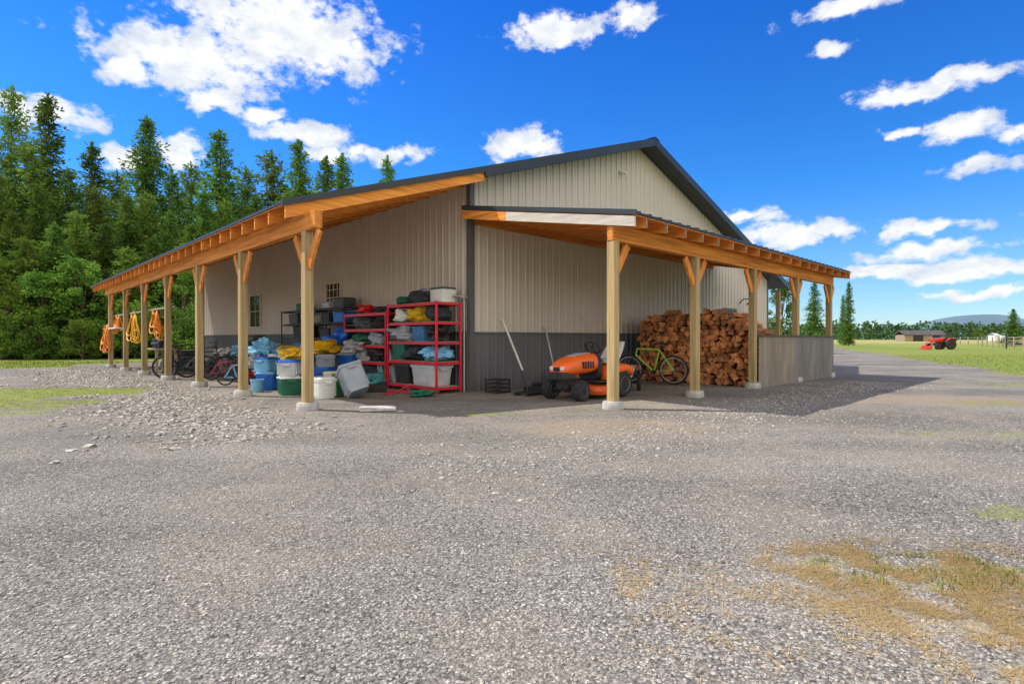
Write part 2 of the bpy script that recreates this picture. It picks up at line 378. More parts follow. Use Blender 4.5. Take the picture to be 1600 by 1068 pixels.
ICF=np.array([(0,11,5),(0,5,1),(0,1,7),(0,7,10),(0,10,11),(1,5,9),(5,11,4),(11,10,2),(10,7,6),(7,1,8),(3,9,4),(3,4,2),(3,2,6),(3,6,8),(3,8,9),(4,9,5),(2,4,11),(6,2,10),(8,6,7),(9,8,1)])
def stones(pts,rad,mat,name):
    n=len(pts); V=ICO[None]*rng.uniform(.75,1.2,(n,12,1)); V=V*rng.uniform(.6,1.25,(n,1,3))*rad[:,None,None]; V[:,:,2]*=.5
    a=rng.uniform(0,6.28,n); ca,sa=np.cos(a)[:,None],np.sin(a)[:,None]
    X=V[:,:,0]*ca-V[:,:,1]*sa; Yy=V[:,:,0]*sa+V[:,:,1]*ca; V=np.stack([X,Yy,V[:,:,2]],2)+pts[:,None,:]
    return np_mesh(name,V[:,ICF,:].reshape(-1,3),3,mat)
sm_,t,p=new_mat('loose_stone'); gN=nd(t,'ShaderNodeNewGeometry')
rn=nd(t,'ShaderNodeValToRGB'); t.links.new(gN.outputs['Random Per Island'],rn.inputs[0]); q=rn.color_ramp
q.elements[0].color=tuple(x*1.3 for x in ST[0][1])+(1,); q.elements[1].color=ST[-1][1]+(1,)
for a,cc in ST[1:-1]: k=q.elements.new(a); k.color=tuple(x*1.2 for x in cc)+(1,)
t.links.new(rn.outputs[0],p.inputs['Base Color']); p.inputs['Roughness'].default_value=.85
def zg(x,y): return .012*noise.noise((x*.8,y*.8,1))
pts=[];rad=[]
N=34000
Yr=1.5+rng.random(N)**1.5*6.5; Xr=(rng.random(N)-.5)*2*(Yr*1.0+.2)
pts.append(np.stack([Xr,Yr,np.full(N,.0)],1)); rad.append(rng.uniform(.0045,.0105,N)*(1+.03*Yr))
N=7500; v_=rng.uniform(-2.6,17,N); u_=-5.1+rng.normal(0,.6,N)
pts.append(np.array([tuple(W(a,b,0)) for a,b in zip(u_,v_)])); rad.append(.014+.042*rng.random(N)**2.2)
N=4200; u_=rng.uniform(-4.8,9,N); v_=-5.2+rng.normal(0,.45,N)
pts.append(np.array([tuple(W(a,b,0)) for a,b in zip(u_,v_)])); rad.append(rng.uniform(.010,.034,N)*rng.uniform(.5,1,N))
pts=np.concatenate(pts); rad=np.concatenate(rad)
pts[:,2]=np.array([zg(a,b) for a,b in pts[:,:2]])+.1*rad
Mk=np.array([max(masks(a,b)[:2]) for a,b in pts[:,:2]]); keep=Mk<.55
o=stones(pts[keep].astype(np.float32),rad[keep].astype(np.float32),sm_,'loose_gravel'); tag(o,'loose grey stones scattered over the gravel yard','gravel',kind='stuff')
def blades(n,sampler,hmin,hmax,wd,flat=0):
    V=[]
    while len(V)<n*3:
        x,y=sampler(); 
        h=random.uniform(hmin,hmax); a=random.uniform(0,6.28); d=Vector((math.cos(a),math.sin(a),0)); s=Vector((-d.y,d.x,0))*wd
        ln=d*h*(random.uniform(.9,1) if flat else random.uniform(.1,.6)); up=Vector((0,0,h*(random.uniform(.0,.16) if flat else .9)))
        b0=Vector((x,y,zg(x,y)+(.004 if flat else -.004)))
        V+= [b0-s,b0+s,b0+ln+up]
    return V
def smp_patch():
    while True:
        k=random.random()
        if k<.5: x,y=random.uniform(-13,-5.3),random.uniform(6.5,12.8)
        elif k<.65: x,y=random.uniform(1.2,3),random.uniform(2.25,3.0)
        elif k<.9: x,y=random.uniform(3,15),random.uniform(5,16)
        else: x,y=random.uniform(-5.3,2.4),random.uniform(3,8.9)
        g,s,d=masks(x,y)
        if random.random()<(g-.25)*1.1 and noise.noise((x*5,y*5,2))>-.1: return x,y
def smp_lawn():
    while True:
        if random.random()<.5: x,y=random.uniform(-30,-13),random.uniform(19.5,26)
        else: x,y=random.uniform(15,36),random.uniform(16,36)
        if masks(x,y)[0]>.6: return x,y
V=blades(9500,smp_patch,.015,.05,.003)+blades(12000,smp_lawn,.05,.12,.012)
tag(np_mesh('grass_tufts',[tuple(p) for p in V],3,grass_m),'short green grass blades growing in the yard patches and lawn edges','grass',kind='stuff')
def smp_straw():
    while True:
        x,y=random.uniform(.4,3.4),random.uniform(1.5,3.3)
        if random.random()<masks(x,y)[1]*1.3+.006 and noise.noise((x*6,y*6,8))>-.2+.35*random.random(): return x,y
V=blades(15000,smp_straw,.03,.13,.0012,1)
tag(np_mesh('dry_straw',[tuple(p) for p in V],3,straw_m),'dry tan straw lying on the gravel at lower right','dry grass',kind='stuff')
# ------------------------------------------------------------ building
B=thing('metal_building','tan and grey ribbed metal pole building with open timber lean-tos on two sides','building',W(0,0),TH)
UR,ZR,SL=6.14,6.556,.337; LEN=18.3; UE=15.1
def rz(u): return ZR-SL*abs(u-UR)
def ribbed(mb,a0,a1,z0f,z1f,axis,pitch=.23):
    prof=[(0,0),(.07,0),(.076,.007),(.088,.007),(.094,0),(.15,0),(.165,.024),(.195,.024),(.21,0)]
    pts=[]; a=a0
    while a<a1:
        for dx,o in prof:
            if a+dx<=a1: pts.append((a+dx,o))
        a+=pitch
    pts.append((a1,0))
    vs=[];fs=[]
    for a,o in pts:
        for z in (z0f(a),z1f(a)): vs.append((a,-o,z) if axis=='u' else (-o,a,z))
    for i in range(len(pts)-1): fs.append((2*i,2*i+2,2*i+3,2*i+1))
    mb.add(vs,fs)
WZ=1.2
mb=MB(); ribbed(mb,.06,11.35,lambda a:WZ+.03,lambda a:rz(a)-.07,'u'); ribbed(mb,12.35,UE,lambda a:WZ+.03,lambda a:rz(a)-.07,'u'); ribbed(mb,11.35,12.35,lambda a:2.15,lambda a:rz(a)-.07,'u')
gw=mb.build('gable_wall',tan,B,smooth=20)
mb=MB(); ribbed(mb,.06,LEN,lambda a:WZ+.03,lambda a:rz(0)-.12,'v'); sw=mb.build('side_wall',tan,B,smooth=20)
mb=MB(); ribbed(mb,.06,11.35,lambda a:-.02,lambda a:WZ,'u'); ribbed(mb,12.35,UE,lambda a:-.02,lambda a:WZ,'u'); mb.build('gable_wainscot',greym,B,smooth=20)
mb=MB(); ribbed(mb,.06,LEN,lambda a:-.02,lambda a:WZ,'v'); mb.build('side_wainscot',greym,B,smooth=20)
mb=MB(); mb.box((5.73,-.018,WZ+.015),(11.2,.05,.035)); mb.box((-.018,LEN/2,WZ+.015),(.05,LEN-.2,.035)); mb.build('transition_trim',greym,B)
mb=MB(); mb.box((.03,.03,rz(0)/2-.08),(.125,.125,rz(0)-.13)); mb.build('corner_trim',trimm,B,.006)
mb=MB(); mb.box((.045,LEN+.03,rz(0)/2-.08),(.17,.1,rz(0)-.13)); mb.build('corner_trim',trimm,B,.006)
mb=MB(); mb.box((UE+.03,.03,(rz(UE)-.12)/2),(.12,.14,rz(UE)-.12)); mb.build('corner_trim',trimm,B,.006)
mb=MB(); mb.prism([(.1,0),(UE,0),(UE,rz(UE)-.1),(UR,ZR-.1),(.1,rz(.1)-.1)],'v',LEN,LEN+.05); mb.box((UE+.0,LEN/2,(rz(UE)-.2)/2),(.04,LEN-.1,rz(UE)-.2)); mb.build('back_wall',tan,B)
V0,V1=-.5,18.7; UL,URt=-4.0,16.28
mb=MB(); th=.035
mb.prism([(UL,rz(UL)),(UR,ZR),(UR,ZR-th),(UL,rz(UL)-th)],'v',V0,V1); mb.prism([(UR+.001,ZR),(URt,rz(URt)),(URt,rz(URt)-th),(UR+.001,ZR-th)],'v',V0,V1)
a=V0+.1
while a<V1: 
    for u0,u1 in ((UL,UR-.1),(UR+.1,URt)):
        mb.prism([(u0,rz(u0)+.02),(u1,rz(u1)+.02),(u1,rz(u1)-.002),(u0,rz(u0)-.002)],'v',a,a+.04)
    a+=.3
roof=mb.build('main_roof',roofm,B)
mb=MB(); d=.19
mb.prism([(-.05,rz(-.05)+.015),(UR,ZR+.02),(UR,ZR-d),(-.05,rz(-.05)-d)],'v',V0-.03,V0+.01)
mb.prism([(UR+.002,ZR+.02),(URt,rz(URt)+.015),(URt,rz(URt)-d),(UR+.002,ZR-d)],'v',V0-.03,V0+.01)
mb.prism([(UL-.03,rz(UL)+.01),(-.052,rz(-.05)+.015),(-.052,rz(-.05)-.1),(UL-.03,rz(UL)-.09)],'v',V0-.03,V0+.01)
mb.build('rake_fascia',roofm,roof)
mb=MB(); mb.prism([(.05,rz(.05)-.13),(UR,ZR-.13),(UR,ZR-.16),(.05,rz(.05)-.16)],'v',V0+.012,-.03); mb.prism([(UR+.002,ZR-.13),(UE+.2,rz(UE+.2)-.13),(UE+.2,rz(UE+.2)-.16),(UR+.002,ZR-.16)],'v',V0+.012,-.03); mb.build('soffit',roofm,roof)
mb=MB(); mb.prism([(UR-.22,ZR-.03),(UR,ZR+.05),(UR+.22,ZR-.03),(UR,ZR+.03)],'v',V0-.04,V1); mb.build('ridge_cap',roofm,roof)
# left lean-to
mb=MB(); mb.prism([(UL+.02,rz(UL+.02)-.04),(-.05,rz(-.05)-.04),(-.05,rz(-.05)-.065),(UL+.02,rz(UL+.02)-.065)],'v',V0+.02,V1-.05); dk=mb.build('lean_to_deck',deck_m,B)
mb=MB(); k=lambda u,dz: (u,rz(u)-.068-dz)
mb.prism([k(UL+.04,0),k(-.03,0),k(-.03,.2),k(UL+.04,.2)],'v',-.021,.021)
rf=mb.build('rafter',wood_u,dk); rf.location.y=-.455
vv=[-.455]+[.2+.6*i for i in range(31)]
for v in vv[1:]:
    o=rf.copy(); col.objects.link(o); o.parent=dk; o.location.y=v
PL=[-.453+2.85*i for i in range(7)]; UP=-3.62
bt=rz(UP)-.068-.2; bb=bt-.27
mb=MB(); mb.box((UP,8.3,(bt+bb)/2),(.12,18.3,.268)); mb.build('eave_beam',wood_v,B,.006)
pm=MB(); pm.box((0,0,(bb+.1)/2+.0),(.14,.14,bb-.1)); fm=MB(); fm.lathe([(.17,-.02),(.165,.09),(.15,.115),(0.001,.12)],n=24)
def brace(p0,p1): 
    q=MB(); q.bar(p0,p1,.045,.13); return q
post=pm.build('post',post_m,B,.006); post.location=(UP,PL[0],0); ft=fm.build('footing',conc,post)
bs=[brace((0,s*.06,bb-.55),(0,s*.42,bb-.03)).build('knee_brace',wood_b,post) for s in(-1,1)]
def dup_part(src,loc,rot=0):
    o=src.copy(); col.objects.link(o); o.parent=src.parent; o.location=loc; o.rotation_euler.z=rot
    for g in [x for x in bpy.data.objects if x.parent==src]:
        q=g.copy(); col.objects.link(q); q.parent=o
for v in PL[1:]: dup_part(post,(UP,v,0))
# gable lean-to
def zr(v): return 3.74+.185*v
E0=-4.1; A0,A1=-.22,10.65
mb=MB(); mb.prism([(E0,zr(E0)),(-.03,zr(-.03)),(-.03,zr(-.03)-.03),(E0,zr(E0)-.03)],'u',A0,A1)
a=A0+.1
while a<A1: mb.prism([(E0,zr(E0)+.02),(-.03,zr(-.03)+.02),(-.03,zr(-.03)-.002),(E0,zr(E0)-.002)],'u',a,a+.04); a+=.3
rl=mb.build('gable_lean_to_roof',roofm,B)
mb=MB(); mb.prism([(E0-.02,zr(E0)+.025),(-.03,zr(-.03)+.03),(-.03,zr(-.03)-.06),(E0-.02,zr(E0)-.05)],'u',A0-.03,A0+.0); mb.build('rake_trim',roofm,rl)
mb=MB(); mb.prism([(E0+.02,zr(E0)-.034),(-.03,zr(-.03)-.034),(-.03,zr(-.03)-.055),(E0+.02,zr(E0)-.055)],'u',A0+.02,A1-.02); dk2=mb.build('gable_lean_to_deck',M('deck_boards_v',(.62,.22,.05),.8,0,.4,7,.2,(3,.4,3)),B)
k2=lambda v,dz:(v,zr(v)-.057-dz)
mb=MB(); mb.prism([k2(E0+.04,0),k2(-.04,0),k2(-.04,.15),k2(E0+.04,.15)],'u',-.02,.02); mb.box((0,E0+.034,zr(E0+.04)-.132),(.038,.01,.14),m=1); r2=mb.build('rafter',[wood_v,tail_m],dk2)
us=[.12+.6*i for i in range(18)]; us=[x for x in us if x<10.5]+[10.6]; r2.location.x=us[0]
for u in us[1:]:
    o=r2.copy(); col.objects.link(o); o.parent=dk2; o.location.x=u
mb=MB(); mb.prism([(E0+.01,zr(E0)-.07),(-1.3,zr(-1.3)-.07),(-1.3,zr(-1.3)-.235),(E0+.01,zr(E0)-.22)],'u',A0-.02,A0+.018); mb.build('barge_board',fasc_m,dk2)
mb=MB(); mb.prism([(-1.29,zr(-1.29)-.07),(-.03,zr(-.03)-.07),(-.03,zr(-.03)-.235),(-1.29,zr(-1.29)-.235)],'u',A0-.02,A0+.018); mb.build('barge_board',wood_v,dk2)
VP=-3.62; t2=zr(VP)-.057-.15; b2=t2-.25
mb=MB(); mb.box((5.16,VP,(t2+b2)/2),(10.72,.12,.248)); mb.build('eave_beam',wood_u,B,.006)
mb=MB(); mb.box((5.3,-.05,zr(0)-.2),(10.4,.05,.24)); mb.build('ledger',wood_u,B)
PR=[-.12+2.61*i for i in range(5)]
pm=MB(); pm.box((0,0,(b2+.1)/2),(.14,.14,b2-.1)); post2=pm.build('post',post_m,B,.006); post2.location=(PR[0],VP,0)
fm.build('footing',conc,post2)
for s in(-1,1):
    if s==1: brace((s*.06,0,b2-.5),(s*.38,0,b2-.03)).build('knee_brace',wood_b,post2)
for u in PR[1:]: dup_part(post2,(u,VP,0))
for u in PR[1:]: o=brace((-.06,0,b2-.5),(-.38,0,b2-.03)).build('knee_brace',wood_b,B); o.location=(u,VP,0)
def window(v,w,z0,h,panes):
    m=MB(); f=.06
    for s in(-1,1): m.box((-.03,s*(w/2-f/2),h/2),(.07,f,h))
    for z in(f/2,h-f/2): m.box((-.03,0,z),(.07,w-2*f-.002,f))
    for i in range(1,panes[0]): m.box((-.032,-w/2+w*i/panes[0],h/2),(.03,.02,h-2*f-.004))
    for i in range(1,panes[1]): m.box((-.034,0,h*i/panes[1]),(.028,w-2*f-.004,.02))
    o=m.build('window',M('window_frame',(.7,.6,.48),.5),B); o.location=(0,v,z0)
    g=MB(); g.box((-.026,0,h/2),(.006,w-.08,h-.08)); g.build('pane',glass,o)
window(5.95,.92,2.02,.66,(4,3)); window(12.0,1.1,1.45,1.22,(2,2))
mb=MB(); mb.box((11.85,-.01,1.04),(.86,.05,2.04)); dr=mb.build('door',M('dark_door',(.03,.032,.036),.4),B,.004)
mb=MB(); mb.box((11.85,-.042,1.5),(.6,.01,.85)); mb.build('pane',glass,dr)
mb=MB(); 
for s in(-1,1): mb.box((11.85+s*.465,-.012,1.07),(.07,.07,2.14))
mb.box((11.85,-.012,2.1),(.86,.07,.07)); mb.build('door_frame',trimm,dr)
mb=MB(); mb.tube([(12.6,-.02,2.35),(12.6,-.16,2.5),(12.6,-.34,2.5),(12.6,-.42,2.4)],.018); mb.lathe([(.03,.0),(.05,-.03),(.16,-.13),(.15,-.13),(.02,-.03)],(12.6,-.42,2.42),n=18); mb.build('barn_light',blk,B)
mb=MB(); mb.lathe([(.05,0),(.05,.04),(.02,.05)],(5.2,-.07,5.55),'y',12); mb.tube([(5.2,-.08,5.55),(5.25,-.2,5.5)],.045,10); mb.build('flood_light',wht,B)
mb=MB(); mb.tube([(-.06,.13,0),(-.06,.13,1.9)],.02); mb.box((-.09,.13,1.95),(.14,.12,.08)); mb.tube([(-.15,.13,1.95),(-.35,.13,1.95)],.028,10); mb.build('conduit',chrome,B)
mb=MB(); mb.box((15.75,-.2,1.5),(.14,.14,3.0)); mb.build('porch_post',post_m,B)
# ------------------------------------------------------------ firewood
log_meshes=[]
for i in range(14):
    n=random.choice([3,3,4,4,5,3,7]); r0=random.uniform(.078,.1)
    pts=[]
    for j in range(n):
        a=2*math.pi*j/n+random.uniform(-.35,.35); q=r0*random.uniform(.8,1.25)*(1.15 if n<5 else .95)
        pts.append((q*math.cos(a),q*math.sin(a)))
        if n<5 and j==0:
            a2=a+math.pi/n; pts.append((q*.8*math.cos(a2),q*.8*math.sin(a2)))
    m=MB(); L=.4
    secs=[]
    for xx,sx_ in((0,.95),(.012,1),(L/2,1.03),(L-.012,1),(L,.93)): secs.append([(xx,p[0]*sx_,p[1]*sx_) for p in pts])
    nn=len(pts); vsx=[p for s_ in secs for p in s_]
    fs=[(i_*nn+j,i_*nn+(j+1)%nn,(i_+1)*nn+(j+1)%nn,(i_+1)*nn+j) for i_ in range(4) for j in range(nn)]
    m.add(vsx,fs[:],0)
    if n<6:
        for f_i in range(len(m.f)):
            if (f_i%nn)>1: m.m[f_i]=1
    m.add(secs[0],[tuple(range(nn))],1); m.add(secs[-1],[tuple(range(nn))],1)
    o=m.build('firewood_log',[log_bark,log_end]); log_meshes.append(o.data); bpy.data.objects.remove(o)
def topz(v):
    s=(-v-.6)/2.9; s=max(0,min(1,s))
    return 1.22+.52*math.sin(math.pi*(.14+.72*s))**.7+.07*math.sin(s*11)-.05*s
cnt=0; FRONT=5.3
heap=[]
def put_log(u,v,z,top=True):
    me=random.choice(log_meshes)
    mat=Matrix.Translation(W(u,v,z))@Matrix.Rotation(TH+random.uniform(-.18,.18),4,'Z')@Matrix.Rotation(random.uniform(-.09,.09),4,'Y')@Matrix.Rotation(random.uniform(0,6.28),4,'X')
    if top:
        o=bpy.data.objects.new('firewood_log',me); col.objects.link(o); o.matrix_world=mat
        tag(o,'split firewood log, end outward, in the tall stack under the gable lean-to','firewood','split logs in the firewood stack')
    else: heap.append((me,mat))
row=0; z=.075
while z<1.85:
    v=-.62-(row%2)*.07
    while v>-3.5:
        if z<topz(v)+random.uniform(-.08,.08) and cnt<298: put_log(FRONT+random.uniform(-.12,.10),v+random.uniform(-.03,.03),z+random.uniform(-.02,.02)); cnt+=1
        v-=.146
    z+=.126; row+=1
for uu in np.arange(FRONT+.43,7.2,.43):
    z=.075 if uu<FRONT+.5 else .6; row=0
    fade=max(0,(uu-6.0))*.5
    while z<1.75:
        v=-.55-(row%2)*.07
        while v>-3.45:
            if z<topz(v)+.02-fade*(.4+.6*(-v/3.5))+random.uniform(-.12,.12)+ .05*math.sin(uu*3): put_log(uu,v+random.uniform(-.02,.02),z,False)
            v-=.155
        z+=.13; row+=1
m=MB()
for me,mat in heap:
    m.add([mat@v.co for v in me.vertices],[list(p.vertices) for p in me.polygons]); 
    m.m[-len(me.polygons):]=[p.material_index for p in me.polygons]
m.add([W(a,b,c) for a in(FRONT+.9,7.3) for b in(-3.35,-.7) for c in(0,.55)],[(0,1,3,2),(4,6,7,5),(0,4,5,1),(2,3,7,6),(0,2,6,4),(1,5,7,3)],0)
tag(m.build('firewood_heap',[log_bark,log_end]),'rows of split firewood stacked behind the front face of the woodpile','firewood',kind='stuff')
dark_rail=M('dark_rail',(.10,.085,.07),.8)
for i,(a,b,h,mm,lb) in enumerate([(PR[2]+.09,PR[3]-.35,1.13,ply2_m,'brownish plywood sheet nailed beside the third post of the gable lean-to'),(PR[3]-.346,PR[3]+1.25,1.13,ply_m,'grey weathered plywood sheet in the middle of the bin wall'),(PR[3]+1.254,PR[4]+.06,1.12,ply_m,'grey weathered plywood sheet at the far corner post')]):
    T=thing('plywood_sheet',lb,'plywood',W((a+b)/2,VP-.1,0),TH)
    m=MB(); m.box((0,0,h/2),(b-a-.006,.02,h)); m.build('sheet',mm,T)
    m=MB(); m.box((0,.03,h+.02),(b-a-.002,.13,.036)); m.build('top_rail',dark_rail,T)
    m=MB(); m.box((0,.03,.1),(b-a-.02,.038,.09)); m.build('rail',tail_m,T)
# ------------------------------------------------------------ generic items
def tote(label,loc,rotz,lx,ly,h,body,lid=None,cat='storage tote',tilt=None):
    T=thing('storage_tote',label,cat,loc,rotz)
    m=MB(); m.loft([rr(lx*.84,ly*.84,.04,0),rr(lx*.97,ly*.97,.05,h*.9),rr(lx*1.04,ly*1.04,.05,h*.91),rr(lx*1.04,ly*1.04,.05,h),rr(lx*.95,ly*.95,.045,h),rr(lx*.82,ly*.82,.035,.015)])
    n=7
    for i in range(n):
        for s in(-1,1): m.box((-lx*.36+lx*.72*i/(n-1),s*ly*.455,h*.45),(.02,.02,h*.7))
    m.build('body',body,T)
    for s in(-1,1):
        q=MB(); q.box((s*lx*.53,0,h*.84),(.03,ly*.35,.05)); q.build('handle',body,T,.008)
    if lid:
        q=MB(); q.loft([rr(lx*1.07,ly*1.07,.05,h+.002),rr(lx*1.07,ly*1.07,.05,h+.022),rr(lx*.9,ly*.9,.05,h+.024),rr(lx*.87,ly*.87,.05,h+.045)]); q.build('lid',lid,T)
    if tilt: T.rotation_euler=(tilt[0],tilt[1],rotz)
    return T
def blob(name,label,cat,loc,rotz,sx,sy,sz,mat,seed=0,amp=.12,power=2.6,extra=None,tilt=None):
    m=MB(); secs=[]; n=36; k=20; fold=amp*.8
    for i in range(k+1):
        ph=-math.pi/2+math.pi*i/k; ring=[]
        for j in range(n):
            a=2*math.pi*j/n
            sg=lambda c:math.copysign(abs(c)**(2/power),c)
            x=sg(math.cos(ph))*sg(math.cos(a)); y=sg(math.cos(ph))*sg(math.sin(a)); zz=sg(math.sin(ph))
            q=noise.noise((x*3.2+seed*1.7,y*3.2+seed,zz*2.4))
            f=1+amp*noise.noise((x*1.7+seed*3.1,y*1.7,zz*1.7))*1.6+fold*(.5-abs(q)*2)*.5+amp*.35*noise.noise((x*8+seed,y*8,zz*8))
            ring.append((x*sx/2*f,y*sy/2*f,max(0,(zz*f+1)*sz/2)))
        secs.append(ring)
    m.loft(secs)
    T=thing(name,label,cat,loc,rotz)
    m.build('body',mat,T,smooth=35)
    if extra:
        q=MB(); q.tube([(-sx*.2,0,sz*.93),(-sx*.15,0,sz*1.12),(0,0,sz*1.18),(sx*.15,0,sz*1.12),(sx*.2,0,sz*.93)],.014,8); q.build('strap',extra,T)
    if tilt: T.rotation_euler=(tilt[0],tilt[1],rotz)
    return T
def carton(name,label,cat,loc,rotz,lx,ly,h,mat,lid=None,lidm=None):
    T=thing(name,label,cat,loc,rotz); m=MB(); m.loft([rr(lx*.94,ly*.94,.02,0),rr(lx,ly,.02,h)]); m.build('body',mat,T)
    q=MB(); q.loft([rr(lx*1.03,ly*1.03,.02,h+.002),rr(lx*1.03,ly*1.03,.02,h+.03),rr(lx*.9,ly*.9,.02,h+.045)]); q.build('lid',lidm or mat,T)
    return T
def bucket(label,loc,r,h,mat,rim=None):
    T=thing('bucket',label,'bucket',loc,random.uniform(0,3)); m=MB(); m.lathe([(r*.82,0),(r*.98,h*.86),(r*1.06,h*.87),(r*1.06,h),(r*.95,h),(r*.8,.02)],n=22); m.build('body',mat,T)
    m=MB(); m.tube([(r*1.05*math.cos(a),.35*r*math.sin(a)-.0,h*.9-.3*h*math.sin(a)) for a in [math.pi*k/10 for k in range(11)]],.005,5); m.build('handle',chrome,T)
def shelf(label,cu,v0,v1,dep,levels,mat,deckm,name='steel_shelf_unit',wire=False):
    T=thing(name,label,'shelf',W(cu,(v0+v1)/2),TH); L=v1-v0; h=levels[-1]+.03; w_=.04 if not wire else .028
    for sx in(-1,1):
        for sy in(-1,1):
            m=MB(); m.box((sx*dep/2,sy*L/2,h/2),(w_,w_,h)); m.build('upright',mat,T,.004)
    for z in levels:
        m=MB()
        for sx in(-1,1): m.box((sx*dep/2,0,z-.025),(.03,L-w_-.002,.052 if not wire else .03))
        for sy in(-1,1): m.box((0,sy*L/2,z-.025),(dep-w_-.002,.03,.045 if not wire else .03))
        m.box((0,0,z+.008),(dep-.06,L-.06,.014),m=1); m.build('shelf_board',[mat,deckm],T)
    return T
LV_=[.12,.62,1.02,1.42,1.81]
shelf('red steel shelf unit nearest the building corner',-.48,.1,1.88,.6,LV_,red_m,tail_m)
shelf('red steel shelf unit second from the building corner',-.48,1.97,3.85,.6,[.12,.55,.93,1.3,1.66],red_m,tail_m)
LB=[.15,.65,1.1,1.5,1.88]
shelf('black wire shelf unit under the high small window',-.4,4.1,5.9,.55,LB,blk,dkg,'wire_shelf_unit',True)
shelf('black wire shelf unit farther along the side wall',-.4,6.2,8.0,.55,LB,blk,dkg,'wire_shelf_unit',True)
S=.017
def on(level,u,v): return W(u,v,level+S)
blob('duffel_bag','black duffel bag with blue strap on top of the corner red shelf','bag',on(1.81,-.5,.95),TH+1.57,.75,.42,.26,cloth_k,1,.2,3,cloth_b)
blob('duffel_bag','dark green bag on top of the corner red shelf at its far end','bag',on(1.81,-.5,1.6),TH+1.5,.45,.38,.17,grn,2,.2,2.6)
carton('cooler','white cooler standing on the near end of the corner red shelf top','cooler',on(1.81,-.4,.4),TH+1.57,.46,.34,.26,wht,None,dkg)
blob('vinyl_bag','yellow vinyl bag on the top tier of the corner red shelf','bag',on(1.42,-.54,.98),TH+1.6,.55,.5,.32,yel,3,.3,2.5)
blob('white_sack','white sack on the top tier of the corner red shelf','sack',on(1.42,-.54,1.52),TH+1.6,.5,.5,.26,wht,4,.35,2.3)
blob('helmet_bag','black rounded bag on the upper tier at the near end of the corner red shelf','bag',on(1.42,-.48,.42),TH+1.6,.5,.46,.32,cloth_k,5,.2,2.4)
blob('tarp_bundle','grey rolled tarp on the middle tier of the corner red shelf','tarp',on(1.02,-.56,1.42),TH+1.6,.8,.6,.34,gry,6,.4,2.4)
tote('grey blue bin on the middle tier of the corner red shelf',on(1.02,-.54,.8),TH+1.57,.4,.46,.3,cloth_b,None)
blob('wire_bundle','bundle of black cable on the middle tier beside the grey blue bin','cable',on(1.02,-.48,.36),TH+1.6,.42,.5,.33,blk,7,.45,2.2)
carton('box','dark green box on the lower tier of the corner red shelf','box',on(.62,-.54,1.5),TH+1.57,.46,.46,.31,grn,None,grn)
blob('tackle_bag','dark bag on the lower tier of the corner red shelf','bag',on(.62,-.55,.98),TH+1.57,.55,.55,.32,cloth_k,8,.35,3)
blob('cloth_bundle','pale blue soft bundle low at the near end of the corner red shelf','bundle',on(.62,-.52,.42),TH+1.57,.55,.52,.3,lbl,9,.4,2.4)
tote('big light grey tote on the bottom of the corner red shelf',on(.12,-.52,.62),TH+1.57,.8,.52,.4,lgry,gry)
carton('box','black box on the bottom of the corner red shelf at its far end','box',on(.12,-.5,1.42),TH+1.57,.5,.46,.38,blk,None,dkg)
rows=[(1.66,2.4,.6,.4,.14,cloth_k,'black folded cover on top of the second red shelf'),(1.66,3.2,.5,.4,.2,red_m,'red soft bag on top of the second red shelf'),(1.3,2.35,.6,.55,.27,blk,'black tool case on the upper tier of the second red shelf'),(1.3,3.1,.65,.55,.28,dkg,'dark grey bag on the upper tier of the second red shelf'),(.93,2.45,.6,.55,.28,gry,'blue grey case on the middle tier of the second red shelf'),(.93,3.2,.65,.55,.26,grn,'green cover on the middle tier of the second red shelf'),(.55,2.5,.65,.55,.3,blk,'black case on the lower tier of the second red shelf'),(.55,3.25,.65,.55,.28,lgry,'pale soft case on the lower tier of the second red shelf'),(.12,2.9,.95,.52,.34,cloth_k,'wide dark case on the bottom of the second red shelf')]
for i,(lv,v,lx,ly,h,mm,lb) in enumerate(rows): blob('storage_bag',lb,'bag',on(lv,-.53,v),TH+1.57,lx,ly,h,mm,20+i,.28,3.2)
rows=[(1.88,4.6,.5,.36,.2,dkg,'dark box on top of the wire shelf below the small window'),(1.88,5.4,.5,.3,.12,lgry,'pale box on top of the wire shelf below the small window'),(1.5,4.6,.5,.4,.22,blu,'blue case on the upper tier of the nearer wire shelf'),(1.5,5.3,.45,.4,.22,blk,'black case on the upper tier of the nearer wire shelf'),(1.1,4.7,.6,.4,.25,dkg,'dark grey bin on the middle tier of the nearer wire shelf'),(1.1,5.4,.5,.4,.2,blk,'black bin on the middle tier of the nearer wire shelf'),(.65,5,.9,.42,.3,cloth_k,'wide dark bundle on the lower tier of the nearer wire shelf'),
 (1.88,7.1,.4,.3,.16,grn,'green jug box on top of the farther wire shelf'),(1.5,6.6,.5,.4,.2,wht,'white carton on the upper tier of the farther wire shelf'),(1.5,7.4,.5,.4,.24,dkg,'dark carton on the upper tier of the farther wire shelf'),(1.1,7.0,.9,.4,.28,blk,'long black case on the middle tier of the farther wire shelf'),(.65,7.0,.9,.4,.26,cloth_b,'long blue case on the lower tier of the farther wire shelf')]
for i,(lv,v,lx,ly,h,mm,lb) in enumerate(rows): carton('storage_box',lb,'box',on(lv,-.4,v),TH+1.57+random.uniform(-.1,.1),lx,ly,h,mm)
def gz(px,py,z): v=G(px,py); v.z=z; return v
a0=TH+.9
tote('bright blue tote on the ground left of the first post',gz(416,608,0),a0+.2,.5,.38,.34,blu,lbl)
tote('light blue tote stacked on the bright blue tote',gz(416,608,.388),a0-.25,.46,.36,.26,lbl,blu)
blob('plastic_wrap','crumpled pale blue plastic on top of the light blue tote','plastic',gz(413,607,.697),a0,.6,.5,.36,lbl,31,.5,2.1)
